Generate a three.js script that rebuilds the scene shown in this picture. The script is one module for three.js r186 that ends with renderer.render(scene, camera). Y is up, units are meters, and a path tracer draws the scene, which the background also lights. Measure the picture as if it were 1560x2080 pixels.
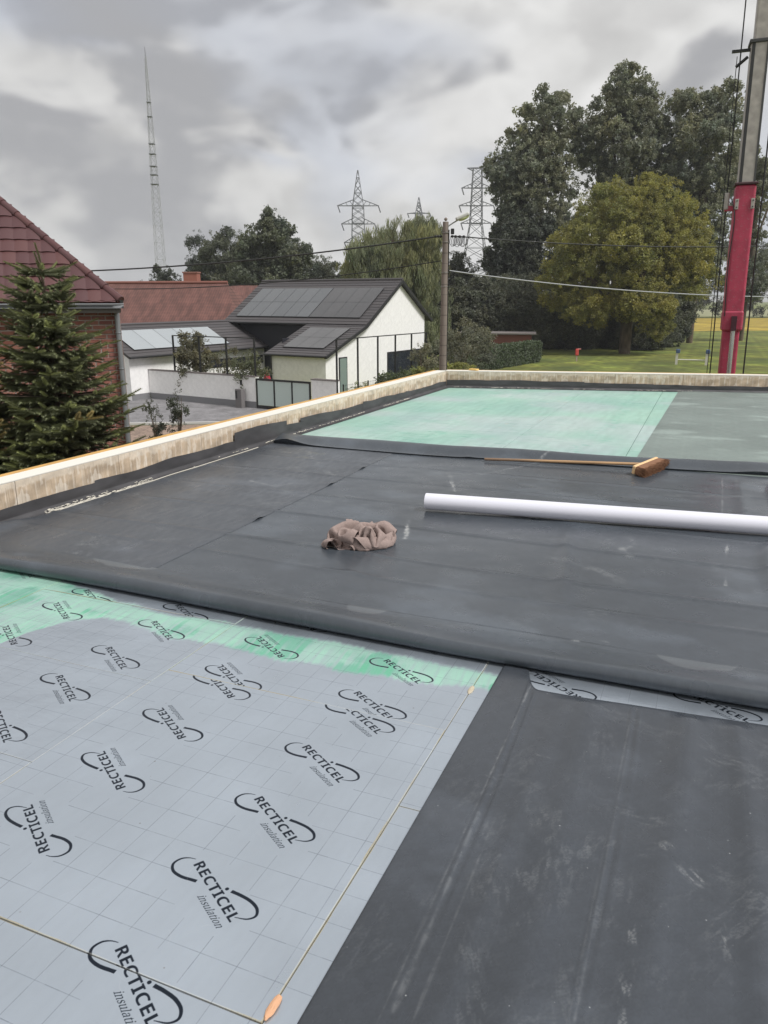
import * as THREE from 'three';
import { mergeGeometries, toCreasedNormals, mergeVertices } from 'three/addons/utils/BufferGeometryUtils.js';
import { RoundedBoxGeometry } from 'three/addons/geometries/RoundedBoxGeometry.js';

// ---------------------------------------------------------------- camera, sky, sun, exposure
const YAW = THREE.MathUtils.degToRad(22.6);          // the street grid lies 22.6 degrees off the roof's own axes
const ROOF = 4.1;                                    // height of the insulation boards above the ground
const scene = new THREE.Scene();
const camera = new THREE.PerspectiveCamera(67.3, 768 / 1024, 0.05, 3000);
camera.position.set(0, ROOF + 1.47, 0);
camera.rotation.order = 'YXZ';
camera.rotation.set(-Math.atan(435 / 1563), YAW, 0);
const renderer = new THREE.WebGLRenderer({ antialias: true });
renderer.toneMapping = THREE.LinearToneMapping;
renderer.toneMappingExposure = 2.28;
renderer.shadowMap.enabled = true;

// seeded random and value noise
let seed_ = 7;
const rnd = () => { seed_ = (seed_ + 0x6d2b79f5) | 0; let t = Math.imul(seed_ ^ (seed_ >>> 15), 1 | seed_); t = (t + Math.imul(t ^ (t >>> 7), 61 | t)) ^ t; return ((t ^ (t >>> 14)) >>> 0) / 4294967296; };
const rr = (a, b) => a + (b - a) * rnd();
const hash = (x, y, z) => { let h = Math.imul(x, 374761393) ^ Math.imul(y, 668265263) ^ Math.imul(z, 1274126177); h = Math.imul(h ^ (h >>> 13), 1274126177); return ((h ^ (h >>> 16)) >>> 0) / 4294967296; };
const fade = (t) => t * t * (3 - 2 * t);
function noise(x, y, z = 0) {
  const X = Math.floor(x), Y = Math.floor(y), Z = Math.floor(z); x -= X; y -= Y; z -= Z;
  const u = x * x * (3 - 2 * x), v = y * y * (3 - 2 * y), w = z * z * (3 - 2 * z);
  const a0 = hash(X, Y, Z), a1 = hash(X + 1, Y, Z), b0 = hash(X, Y + 1, Z), b1 = hash(X + 1, Y + 1, Z), c0 = hash(X, Y, Z + 1), c1 = hash(X + 1, Y, Z + 1), d0 = hash(X, Y + 1, Z + 1), d1 = hash(X + 1, Y + 1, Z + 1);
  const a = a0 + (a1 - a0) * u, b = b0 + (b1 - b0) * u, c = c0 + (c1 - c0) * u, d = d0 + (d1 - d0) * u, e = a + (b - a) * v, f = c + (d - c) * v;
  return e + (f - e) * w;
}
function fbm(x, y, z = 0, o = 5) { let s = 0, a = 0.5, n = 0; for (let i = 0; i < o; i++) { s += a * noise(x, y, z); n += a; x = x * 2.03 + 17.1; y = y * 2.03 + 9.2; z = z * 2.03 + 3.7; a *= 0.5; } return s / n; }
// a periodic 8 x 8 cell noise tile, looked up wherever a texture needs grain
const NT = 512, tile = new Float32Array(NT * NT);
{
  const ph = (x, y, p, o) => hash(((x % p) + p) % p, ((y % p) + p) % p, o + 40);
  for (let j = 0; j < NT; j++) for (let i = 0; i < NT; i++) {
    let s = 0, a = 0.5, n = 0, p = 8;
    for (let o = 0; o < 6; o++) { const x = i / NT * p, y = j / NT * p, X = Math.floor(x), Y = Math.floor(y), u = fade(x - X), v = fade(y - Y);
      const t = ph(X, Y, p, o) * (1 - u) + ph(X + 1, Y, p, o) * u, b = ph(X, Y + 1, p, o) * (1 - u) + ph(X + 1, Y + 1, p, o) * u; s += a * (t + (b - t) * v); n += a; a *= 0.5; p *= 2; }
    tile[j * NT + i] = s / n;
  }
}
function qn(x, y, z = 0) {                            // quick fbm: about one cell per unit
  x = (x / 8 + z * 0.3719) * NT; y = (y / 8 + z * 0.6137) * NT;
  const X = Math.floor(x), Y = Math.floor(y), u = x - X, v = y - Y, x0 = ((X % NT) + NT) % NT, x1 = (x0 + 1) % NT, y0 = (((Y % NT) + NT) % NT) * NT, y1 = ((((Y + 1) % NT) + NT) % NT) * NT;
  const t = tile[y0 + x0] + (tile[y0 + x1] - tile[y0 + x0]) * u, b = tile[y1 + x0] + (tile[y1 + x1] - tile[y1 + x0]) * u; return t + (b - t) * v;
}
const sm = (a, b, x) => { const t = Math.min(1, Math.max(0, (x - a) / (b - a))); return t * t * (3 - 2 * t); };
const lerp = THREE.MathUtils.lerp;

{ // cloudy sky: broken grey stratocumulus under a bright veil with a few thin blue gaps
  const W = 2048, Hh = 1024, d = new Float32Array(W * Hh * 4);
  // cloud banks seen from the site: azimuth and elevation in degrees, half widths, depth
  const banks = [[-7.5, 18.5, 10, 3.0, 0.8], [2, 13, 10, 3.0, 0.95], [-13, 12.5, 5.2, 2.9, 0.95], [-4.5, 11.0, 4.2, 2.5, 0.75], [-26, 10.5, 5, 1.1, 0.7], [-19.5, 7.9, 7, 1.9, 0.7], [9, 16.5, 4, 5.0, 0.6], [3, 8.5, 9, 2.2, 0.45], [-29, 21, 9, 3, 0.5]];
  const blues = [[-25, 17.8, 7, 1.7, 0.75], [-18.5, 15.9, 4.5, 1.0, 0.45], [8.5, 9.0, 6, 0.9, 0.65], [-7.2, 8.1, 2.4, 0.7, 0.5], [24, 6, 5, 1.4, 0.45]];
  for (let y = 0; y < Hh; y++) for (let x = 0; x < W; x++) {
    const th = (x + 0.5) / W * 2 * Math.PI - Math.PI, el = ((y + 0.5) / Hh - 0.5) * Math.PI;
    const dx = Math.cos(el) * Math.cos(th), dz = Math.cos(el) * Math.sin(th), dy = Math.sin(el);
    const i = (y * W + x) * 4;
    if (dy < -0.03) { d[i] = 0.2; d[i + 1] = 0.2; d[i + 2] = 0.19; d[i + 3] = 1; continue; }
    const el2 = Math.max(dy, 0), qx = dx * 3.1, qy = el2 * 5.8, qz = dz * 3.1;
    const w1 = fbm(qx * 1.2 + 3, qy * 1.2, qz * 1.2 + 2, 3) - 0.5, w2 = fbm(qx * 1.2 + 11, qy * 1.2 + 8, qz * 1.2 + 5, 3) - 0.5;
    const n1 = fbm(qx + 1.3 * w1, qy + 0.9 * w2, qz + 1.3 * w2, 5), n2 = fbm(qx * 3.4 + 2.6 * w1 + 9, qy * 3.4 + 2.2 * w2, qz * 3.4 + 4, 5), n3 = fbm(qx * 9 + 5 * w2, qy * 8 + 4 * w1, qz * 9 + 1, 4);
    let az = THREE.MathUtils.radToDeg(Math.atan2(dx, -dz)) + 22.6, e = THREE.MathUtils.radToDeg(el);
    if (az > 180) az -= 360;
    const aw = az + 16 * w1 + 3.5 * (n2 - 0.5), ew = e + 7 * w2 + 3.2 * (n2 - 0.5);
    let bank = 0, blue = 0;
    for (let m = 0; m < banks.length; m++) { const b = banks[m], q = ((aw - b[0]) / b[2]) ** 2 + ((ew - b[1]) / b[3]) ** 2; bank = Math.max(bank, b[4] * Math.exp(-q * 0.8)); }
    for (let m = 0; m < blues.length; m++) { const b = blues[m], q = ((aw - b[0]) / b[2]) ** 2 + ((ew - b[1]) / b[3]) ** 2; blue = Math.max(blue, b[4] * Math.exp(-q)); }
    const F = n1 + 0.2 * bank + 0.22 * (n2 - 0.5) + 0.12 * (n3 - 0.5), mask = sm(0.54, 0.67, F);
    let c = Math.min(1, mask * (0.30 + 0.75 * sm(0.36, 0.64, 0.45 * n2 + 0.35 * n1 + 0.2 * n3 + 0.12 * bank)));
    blue = Math.min(0.85, blue * 0.9 + 0.5 * sm(0.6, 0.76, fbm(qx * 0.8 + 1.5 * w2 + 30, qy * 0.8, qz * 0.8, 3)));
    const lum = 0.295 + 0.11 * (n2 - 0.5) + 0.08 * (n3 - 0.5) + 0.03 * sm(0.40, 0.49, F) * (1 - mask);
    let r = lerp(lum * 1.0, 0.178, c), g = lerp(lum * 0.995, 0.180, c), b = lerp(lum * 0.985, 0.187, c);
    const bl = blue * (1 - 0.55 * c);
    r = lerp(r, 0.185, bl * 0.75); g = lerp(g, 0.215, bl * 0.75); b = lerp(b, 0.28, bl * 0.75);
    d[i] = r; d[i + 1] = g; d[i + 2] = b; d[i + 3] = 1;
  }
  const t = new THREE.DataTexture(d, W, Hh, THREE.RGBAFormat, THREE.FloatType);
  t.mapping = THREE.EquirectangularReflectionMapping; t.magFilter = THREE.LinearFilter; t.minFilter = THREE.LinearFilter; t.needsUpdate = true;
  scene.background = t; scene.environment = t;
}
const sun = new THREE.DirectionalLight(new THREE.Color(1.0, 0.98, 0.95), 1.5);
sun.position.set(46, 60, 8);
sun.castShadow = true; sun.shadow.radius = 30; sun.shadow.mapSize.set(2048, 2048);
Object.assign(sun.shadow.camera, { left: -90, right: 90, top: 90, bottom: -90, near: 1, far: 260 });
scene.add(sun);
scene.fog = new THREE.FogExp2(new THREE.Color(0.72, 0.74, 0.77), 0.00035);

// ---------------------------------------------------------------- helpers
const used = new Map();
function numbered(name) { const n = used.get(name) ?? 0; used.set(name, n + 1); return n ? name + '_' + String(n).padStart(3, '0') : name; }
function shadows(o) { o.castShadow = true; o.receiveShadow = true; return o; }
function thing(name, label, category, pos = [0, 0, 0], turn = 0, group) {
  const o = new THREE.Group(); o.name = numbered(name); o.position.set(...pos); o.rotation.y = turn;
  o.userData = { label, category }; if (group) o.userData.group = group;
  scene.add(o); return o;
}
function part(name, geo, mat, parent, pos, label) {
  const m = shadows(new THREE.Mesh(geo, mat)); m.name = name; if (pos) m.position.set(...pos);
  if (label) m.userData.label = label;
  parent.add(m); return m;
}
function one(name, geo, mat, label, category, pos = [0, 0, 0], turn = 0, group) {
  const m = shadows(new THREE.Mesh(geo, mat)); m.name = numbered(name); m.position.set(...pos); m.rotation.y = turn;
  m.userData = { label, category }; if (group) m.userData.group = group; scene.add(m); return m;
}
function structure(name, geo, mat, pos = [0, 0, 0], turn = 0) {
  const m = shadows(new THREE.Mesh(geo, mat)); m.name = numbered(name); m.position.set(...pos); m.rotation.y = turn; m.userData.kind = 'structure'; scene.add(m); return m;
}
const box = (w, h, d, x = 0, y = 0, z = 0) => new THREE.BoxGeometry(w, h, d).translate(x, y, z);
const rbox = (w, h, d, r, x = 0, y = 0, z = 0, s = 2) => new RoundedBoxGeometry(w, h, d, s, r).translate(x, y, z);
const merge = (a) => mergeGeometries(a.map((g) => (g.index ? g.toNonIndexed() : g)).map((g) => { const k = new THREE.BufferGeometry(); for (const n of ['position', 'normal', 'uv']) if (g.attributes[n]) k.setAttribute(n, g.attributes[n]); return k; }));
const V = (x, y, z) => new THREE.Vector3(x, y, z);
function bar(a, b, r, r2 = r, seg = 8) {              // tapered round bar from a to b
  const d = b.clone().sub(a), g = new THREE.CylinderGeometry(r2, r, d.length(), seg);
  g.applyQuaternion(new THREE.Quaternion().setFromUnitVectors(V(0, 1, 0), d.clone().normalize()));
  return g.translate((a.x + b.x) / 2, (a.y + b.y) / 2, (a.z + b.z) / 2);
}
function strut(a, b, w) {                             // square bar
  const d = b.clone().sub(a), g = new THREE.BoxGeometry(w, d.length(), w);
  g.applyQuaternion(new THREE.Quaternion().setFromUnitVectors(V(0, 1, 0), d.clone().normalize()));
  return g.translate((a.x + b.x) / 2, (a.y + b.y) / 2, (a.z + b.z) / 2);
}
const tube = (pts, r, n = 40, seg = 8) => new THREE.TubeGeometry(new THREE.CatmullRomCurve3(pts), n, r, seg, false);
const SITE = (e, n, y = 0) => [e * Math.cos(YAW) - n * Math.sin(YAW), y, -e * Math.sin(YAW) - n * Math.cos(YAW)];   // street grid (east, north) to world
const SV = (e, n, y = 0) => V(...SITE(e, n, y));
const mat = (r, g, b, rough = 0.8, extra = {}) => new THREE.MeshStandardMaterial({ color: new THREE.Color().setRGB(r, g, b), roughness: rough, ...extra });
function canvas(w, h) { const c = document.createElement('canvas'); c.width = w; c.height = h; return c; }
function ctex(c, srgb = true) { const t = new THREE.CanvasTexture(c); if (srgb) t.colorSpace = THREE.SRGBColorSpace; t.wrapS = t.wrapT = THREE.RepeatWrapping; t.magFilter = THREE.LinearFilter; return t; }
function noiseTex(w, h, fn, srgb = true) {            // fn(u, v) -> [r, g, b] 0..255
  const d = new Uint8Array(w * h * 4);
  for (let y = 0; y < h; y++) for (let x = 0; x < w; x++) { const c = fn(x / w, y / h), i = (y * w + x) * 4; d[i] = c[0]; d[i + 1] = c[1]; d[i + 2] = c[2]; d[i + 3] = 255; }
  const t = new THREE.DataTexture(d, w, h); if (srgb) t.colorSpace = THREE.SRGBColorSpace; t.wrapS = t.wrapT = THREE.RepeatWrapping; t.magFilter = THREE.LinearFilter; t.minFilter = THREE.LinearMipmapLinearFilter; t.needsUpdate = true; return t;
}
const tn = (u, v, s, z) => { const k = Math.max(1, Math.round(s / 8)) * 8; return qn(u * k, v * k, z); };   // tileable in u, v of 0..1
function worldUV(g, sx = 1, sz = 1) { const p = g.attributes.position, uv = new Float32Array(p.count * 2); for (let i = 0; i < p.count; i++) { uv[2 * i] = p.getX(i) * sx; uv[2 * i + 1] = p.getZ(i) * sz; } g.setAttribute('uv', new THREE.BufferAttribute(uv, 2)); return g; }
function boxUV(g, s = 1) {                            // uv in metres from the dominant axis of each normal
  const p = g.attributes.position, n = g.attributes.normal, uv = new Float32Array(p.count * 2);
  for (let i = 0; i < p.count; i++) { const ax = Math.abs(n.getX(i)), ay = Math.abs(n.getY(i)), az = Math.abs(n.getZ(i));
    const [a, b] = ay > ax && ay > az ? [p.getX(i), p.getZ(i)] : ax > az ? [p.getZ(i), p.getY(i)] : [p.getX(i), p.getY(i)];
    uv[2 * i] = a * s; uv[2 * i + 1] = b * s; }
  g.setAttribute('uv', new THREE.BufferAttribute(uv, 2)); return g;
}
// a parametric sheet: rows along v, columns along u, fn(u, v) -> Vector3
function sheet(nu, nv, fn, uvf) {
  const pos = [], uv = [], idx = [];
  for (let j = 0; j <= nv; j++) for (let i = 0; i <= nu; i++) { const p = fn(i / nu, j / nv); pos.push(p.x, p.y, p.z); const t = uvf ? uvf(p, i / nu, j / nv) : [i / nu, j / nv]; uv.push(t[0], t[1]); }
  for (let j = 0; j < nv; j++) for (let i = 0; i < nu; i++) { const a = j * (nu + 1) + i, b = a + 1, c = a + nu + 1, d = c + 1; idx.push(a, b, d, a, d, c); }
  const g = new THREE.BufferGeometry(); g.setAttribute('position', new THREE.Float32BufferAttribute(pos, 3)); g.setAttribute('uv', new THREE.Float32BufferAttribute(uv, 2)); g.setIndex(idx); g.computeVertexNormals(); return g;
}
const noiseRough = noiseTex(256, 256, (u, v) => { const n = 120 + 120 * tn(u, v, 12, 3, 5); return [n, n, n]; }, false);

// ---------------------------------------------------------------- ground, paving, fields
const grassTex = noiseTex(1024, 1024, (u, v) => {
  const a = tn(u, v, 6, 1, 5), b = tn(u, v, 60, 2, 3), c = tn(u, v, 2.5, 5, 4);
  const k = 0.66 + 0.66 * a * b * 2;
  return [lerp(78, 116, c) * k, lerp(94, 114, c) * k, lerp(38, 48, c) * k];
});
grassTex.repeat.set(1 / 30, 1 / 30);
const hayTex = noiseTex(512, 512, (u, v) => { const a = tn(u, v * 1, 8, 1, 5), b = tn(u, v, 50, 2, 3), k = 0.75 + 0.5 * a * b * 2; return [150 * k, 130 * k, 48 * k]; });
hayTex.repeat.set(1 / 40, 1 / 25);
const M = {
  grass: new THREE.MeshStandardMaterial({ map: grassTex, roughness: 1 }), hay: new THREE.MeshStandardMaterial({ map: hayTex, roughness: 1 }),
};
structure('ground', worldUV(new THREE.PlaneGeometry(2400, 2400).rotateX(-Math.PI / 2)), M.grass);
function patch(name, pts, y, m, s = 1) {             // a flat piece of ground from street-grid corners
  const sh = new THREE.Shape(pts.map(([e, n]) => new THREE.Vector2(e, n))), g = new THREE.ShapeGeometry(sh).rotateX(-Math.PI / 2);
  worldUV(g, s, s); return structure(name, g, m, [0, y, 0], YAW);
}
patch('hay_field', [[30, 132], [70, 140], [300, 150], [300, 235], [20, 225], [22, 140]], 0.02, M.hay);
patch('far_field', [[20, 245], [400, 250], [400, 420], [10, 400]], 0.02, mat(0.24, 0.24, 0.13, 1));
const paveTex = noiseTex(1024, 1024, (u, v) => {
  const cx = u * 30, row = Math.floor(v * 60), cy = v * 60, off = (row % 2) * 0.5, fx = (cx + off) % 1, fy = cy % 1;
  const id = hash(Math.floor(cx + off), row, 3), j = Math.min(fx, 1 - fx) < 0.035 || Math.min(fy, 1 - fy) < 0.07;
  const k = (j ? 0.72 : 0.9 + 0.2 * id) * (0.85 + 0.3 * tn(u, v, 5, 2, 4));
  return [128 * k, 126 * k, 128 * k];
});
paveTex.repeat.set(1 / 6, 1 / 6);
const gravelTex = noiseTex(512, 512, (u, v) => { const n = 0.75 + 0.5 * tn(u, v, 40, 1, 3), k = n * (0.85 + 0.3 * tn(u, v, 4, 2, 3)); return [134 * k, 116 * k, 104 * k]; });
gravelTex.repeat.set(1 / 3, 1 / 3);
patch('driveway', [[-22, 33.9], [-7.5, 35.3], [-2, 30.5], [2, 34], [-2.3, 37.5], [-6.6, 40.2], [-13, 44.2], [-15, 44], [-22, 40]], 0.03, new THREE.MeshStandardMaterial({ map: paveTex, roughness: 0.85 }));
patch('gravel_yard', [[-22, 33.5], [-7.5, 34.9], [-2, 30.1], [0, 20], [-4, 9], [-22, 9]], 0.012, new THREE.MeshStandardMaterial({ map: gravelTex, roughness: 1 }));
{ const k = []; const P = [[-22, 33.7], [-7.5, 35.1], [-2, 30.3]]; for (let i = 0; i < 2; i++) { const a = SV(...P[i]), b = SV(...P[i + 1]), L = a.distanceTo(b); k.push(box(L, 0.1, 0.16).rotateY(-Math.atan2(b.z - a.z, b.x - a.x)).translate((a.x + b.x) / 2, 0.06, (a.z + b.z) / 2)); }
  structure('kerb', merge(k), mat(0.5, 0.49, 0.47, 0.9)); }
// ---------------------------------------------------------------- the flat roof under construction
const building = thing('flat_roof_building', 'flat roof building under construction with foil faced boards and a low parapet', 'building', [0, 0, 0]);
// corner points of the roof at the inner foot of the parapets
const NEAR_L = V(-4.36, 0, 1.6), CORNER = V(-4.115, 0, -12.62), FAR_R = V(4.2, 0, -14.55);
const yardBrick = mat(0.3, 0.15, 0.1, 0.9);
{
  const g = new THREE.Shape([[-4.6, -1.6], [4.6, -1.6], [4.6, 14.7], [-4.35, 12.72]].map(([x, y]) => new THREE.Vector2(x, y)));
  part('wall', new THREE.ExtrudeGeometry(g, { depth: ROOF - 0.16, bevelEnabled: false }).rotateX(-Math.PI / 2), yardBrick, building);
}
// printed foil boards ------------------------------------------------
const INK = 'rgb(38,45,56)';
function stroke(ctx, pts) {                          // variable width line through [u, v, width]
  const c = new THREE.CatmullRomCurve3(pts.map((p) => V(p[0], p[1], p[2]))), q = c.getPoints(60), L = [], R = [];
  for (let i = 0; i < q.length; i++) { const a = q[Math.max(0, i - 1)], b = q[Math.min(q.length - 1, i + 1)], d = Math.hypot(b.x - a.x, b.y - a.y) || 1, nx = -(b.y - a.y) / d, ny = (b.x - a.x) / d; L.push([q[i].x + nx * q[i].z / 2, q[i].y + ny * q[i].z / 2]); R.unshift([q[i].x - nx * q[i].z / 2, q[i].y - ny * q[i].z / 2]); }
  ctx.beginPath(); [...L, ...R].forEach(([x, y], i) => (i ? ctx.lineTo(x, y) : ctx.moveTo(x, y))); ctx.closePath(); ctx.fill();
}
function emblem(ctx, x, z, turn) {                   // one printed mark, centred on its lettering; canvas already in metres, y = +z
  ctx.save(); ctx.translate(x, z); ctx.rotate(turn); ctx.translate(-0.125, 0); ctx.scale(0.001, 0.001);   // now in millimetres, v up = -y
  ctx.fillStyle = INK; ctx.textBaseline = 'alphabetic'; ctx.textAlign = 'left';
  ctx.save(); ctx.font = 'bold 40px sans-serif'; const w = ctx.measureText('RECTICEL').width; ctx.scale(249 / w, 1); ctx.fillText('RECTICEL', 0, 0); ctx.restore();
  ctx.beginPath(); ctx.ellipse(139, -40, 5, 5, 0, 0, 7); ctx.fill();
  stroke(ctx, [[-12, -14, 1.5], [-26, -2, 3], [-36, 18, 5.5], [-30, 42, 7], [-6, 52, 8], [25, 44, 9], [68, 15, 10]]);
  stroke(ctx, [[153, -46, 10], [180, -60, 9.5], [215, -73, 9], [246, -74, 8], [264, -62, 6.5], [262, -42, 4.5], [238, -17, 1.5]]);
  ctx.save(); ctx.font = 'italic 25px serif'; ctx.transform(1, 0, -0.25, 1, 118, 34); const w2 = ctx.measureText('insulation').width; ctx.scale(128 / w2, 1.05); ctx.fillText('insulation', 0, 0); ctx.restore();
  ctx.restore();
}
const TURN = THREE.MathUtils.degToRad(33);
const greenLow = [[-0.5, -2.64], [-0.67, -2.64], [-0.93, -2.58], [-1.24, -2.565], [-1.56, -2.56], [-1.97, -2.57], [-2.14, -2.55], [-2.4, -2.62], [-2.54, -2.62], [-2.67, -2.51], [-2.74, -2.36], [-2.78, -2.11], [-3.0, -1.95], [-3.6, -1.8], [-4.6, -1.8]];
const greenUp = [[-0.5, -2.78], [-0.94, -2.79], [-1.36, -2.81], [-1.7, -2.80], [-2.05, -2.8], [-2.3, -2.78], [-2.62, -2.83], [-3.01, -2.9], [-3.6, -3.1], [-4.6, -3.3]];
const along = (P, x) => { for (let i = 0; i < P.length - 1; i++) if (x <= P[i][0] && x >= P[i + 1][0]) return lerp(P[i][1], P[i + 1][1], (P[i][0] - x) / (P[i][0] - P[i + 1][0])); return P[0][1]; };
const foilBump = noiseTex(256, 256, (u, v) => { const n = 255 * tn(u, v, 8, 6); return [n, n, n]; }, false);
function boardMaterial(x0, x1, z0, z1, marks, seed) {  // z0 is the far edge (more negative)
  const px = 760, w = x1 - x0, h = z1 - z0, W = Math.ceil(w * px), Hp = Math.ceil(h * px);
  const c = canvas(W, Hp), o = canvas(W, Hp), A = c.getContext('2d'), B = o.getContext('2d');
  // aluminium foil with a faint mottled film
  const im = A.createImageData(W, Hp), im2 = B.createImageData(W, Hp);
  for (let y = 0; y < Hp; y++) for (let x = 0; x < W; x++) {
    const i = (y * W + x) * 4, wx = x0 + x / px, wz = z0 + y / px, n = qn(wx * 4, wz * 4, seed), f = qn(wx * 60, wz * 14, seed + 4);
    const k = 1 + 0.07 * (n - 0.5) + 0.02 * (f - 0.5);
    im.data[i] = 190 * k; im.data[i + 1] = 199 * k; im.data[i + 2] = 209 * k; im.data[i + 3] = 255;
    im2.data[i] = 0; im2.data[i + 1] = 58 + 44 * n + 12 * f; im2.data[i + 2] = 205; im2.data[i + 3] = 255;
    if (z0 < -2.2 && wx < -0.645) {                        // green primer brushed on across the boards: a thin wash with bristle marks and a ragged hem
      const sx = wx - 0.12 * (wz + 2.6), zl = along(greenLow, wx) + 0.07 * (qn(sx * 7, 3, seed) - 0.5) + 0.035 * (qn(sx * 60, 5, 3) - 0.5), zu = along(greenUp, wx) - 0.06 * (qn(sx * 8, 9, seed) - 0.5) - 0.03 * (qn(sx * 70, 2, 6) - 0.5);
      const inside = sm(zl + 0.012, zl - 0.03, wz) * sm(zu - 0.012, zu + 0.03, wz);
      if (inside > 0.01) { const st = qn(sx * 75, wz * 4, 4), bl = qn(wx * 5, wz * 8, 11), al = inside * Math.min(0.92, 0.36 + 0.5 * bl + 0.55 * (st - 0.5)), dk = sm(0.5, 0.68, qn(wx * 4 + 3, wz * 4, 15) + 0.25 * (st - 0.5));
        const col = [lerp(150, 92, dk), lerp(206, 176, dk), lerp(178, 138, dk)]; for (let q = 0; q < 3; q++) im.data[i + q] = lerp(im.data[i + q], col[q], al); im2.data[i + 1] = lerp(im2.data[i + 1], 120, al); im2.data[i + 2] = lerp(205, 30, al); }
    }
  }
  A.putImageData(im, 0, 0); B.putImageData(im2, 0, 0);
  for (const X of [A, B]) { X.setTransform(px, 0, 0, px, -x0 * px, -z0 * px); }
  const grey = (X, g, m, a) => `rgba(0,${g},${m},${a})`;
  // 10 cm grid, broken around the marks
  const gx0 = -0.85, gz0 = -1.072;
  A.lineWidth = 0.0016; B.lineWidth = 0.0016;
  const free = (x, z) => marks.every(([mx, mz]) => { const dx = x - mx, dz = z - mz, c_ = Math.cos(TURN), s_ = Math.sin(TURN), u = dx * c_ + dz * s_, v = -dx * s_ + dz * c_; return (u / 0.175) ** 2 + (v / 0.095) ** 2 > 1; });
  for (let k = -45; k <= 20; k++) {
    for (const dir of [0, 1]) {
      const fix = (dir ? gx0 : gz0) + k * 0.1; if (dir ? fix < x0 || fix > x1 : fix < z0 || fix > z1) continue;
      for (let s = dir ? z0 : x0; s < (dir ? z1 : x1); s += 0.02) {
        const x = dir ? fix : s + 0.01, z = dir ? s + 0.01 : fix; if (!free(x, z)) continue;
        const al = 0.15 + 0.4 * noise(x * 30, z * 30, seed);
        for (const [X, st] of [[A, `rgba(70,76,88,${al})`], [B, `rgba(0,150,40,${al * 0.7})`]]) { X.strokeStyle = st; X.beginPath(); X.moveTo(dir ? fix : s, dir ? s : fix); X.lineTo(dir ? fix : s + 0.021, dir ? s + 0.021 : fix); X.stroke(); }
      }
    }
  }
  for (const [mx, mz, rev] of marks) { emblem(A, mx, mz, TURN + (rev ? Math.PI : 0)); }
  let sd = seed * 991;
  const r2 = () => { sd = (sd * 16807 + 11) % 2147483647; return sd / 2147483647; };
  // footprints and scuffs
  for (let i = 0; i < 26 * w * h; i++) { const x = x0 + r2() * w, z = z0 + r2() * h, l = 0.01 + 0.05 * r2(), a = r2() * 6; A.strokeStyle = `rgba(235,238,242,${0.25 * r2()})`; A.lineWidth = 0.0014; A.beginPath(); A.moveTo(x, z); A.quadraticCurveTo(x + l * Math.cos(a), z + l * Math.sin(a), x + 1.6 * l * Math.cos(a + 0.5), z + 1.6 * l * Math.sin(a + 0.5)); A.stroke(); }
  for (let i = 0; i < 14 * w * h; i++) { A.fillStyle = `rgba(90,80,72,${0.5 * r2()})`; A.beginPath(); A.arc(x0 + r2() * w, z0 + r2() * h, 0.001 + 0.002 * r2(), 0, 7); A.fill(); }
  // the cut edge of the board shows a hair of yellow foam
  const rim = (xa, za, xb, zb) => { const L = Math.hypot(xb - xa, zb - za), n = Math.ceil(L / 0.015); for (let i = 0; i < n; i++) { const t = i / n, q = (i + 1.1) / n, xx = lerp(xa, xb, t), zz = lerp(za, zb, t), f = sm(0.5, 0.72, qn(xx * 2.2 + 3, zz * 2.2, seed + 30)), wd = 0.0012 + 0.006 * f * qn(xx * 30, zz * 30, 4); for (const [X, st] of [[A, `rgba(146,134,104,${0.3 + 0.5 * f})`], [B, 'rgba(0,220,0,0.9)']]) { X.strokeStyle = st; X.lineWidth = wd; X.beginPath(); X.moveTo(xx, zz); X.lineTo(lerp(xa, xb, q), lerp(za, zb, q)); X.stroke(); } } };
  rim(x0, z0, x1, z0); rim(x0, z1, x1, z1); rim(x0, z0, x0, z1); rim(x1, z0, x1, z1);
  const orm = ctex(o, false);
  return new THREE.MeshStandardMaterial({ map: ctex(c), roughnessMap: orm, metalnessMap: orm, roughness: 1, metalness: 1, bumpMap: foilBump, bumpScale: 0.004 });
}
const foamMat = mat(0.55, 0.45, 0.24, 0.9);
const foilMat = mat(0.62, 0.65, 0.7, 0.4, { metalness: 0.8 });
function board(x0, x1, z0, z1, material, lift = 0) {
  const gap = 0.0025, w = x1 - x0 - gap, h = z1 - z0 - gap, g = rbox(w, 0.1, h, 0.0012, 0, -0.05, 0, 1);
  const p = g.attributes.position, uv = new Float32Array(p.count * 2);
  for (let i = 0; i < p.count; i++) { uv[2 * i] = (p.getX(i) + w / 2) / w; uv[2 * i + 1] = 1 - (p.getZ(i) + h / 2) / h; }
  g.setAttribute('uv', new THREE.BufferAttribute(uv, 2));
  part('insulation_board', g, material, building, [(x0 + x1) / 2, ROOF + lift, (z0 + z1) / 2]);
}
const norm = (x, z, n = 6, step = 0.305) => Array.from({ length: n }, (_, k) => [x, z - k * step, 0]);
const revd = (x, z, n = 6, step = 0.308) => Array.from({ length: n }, (_, k) => [x, z - k * step, 1]);
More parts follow.
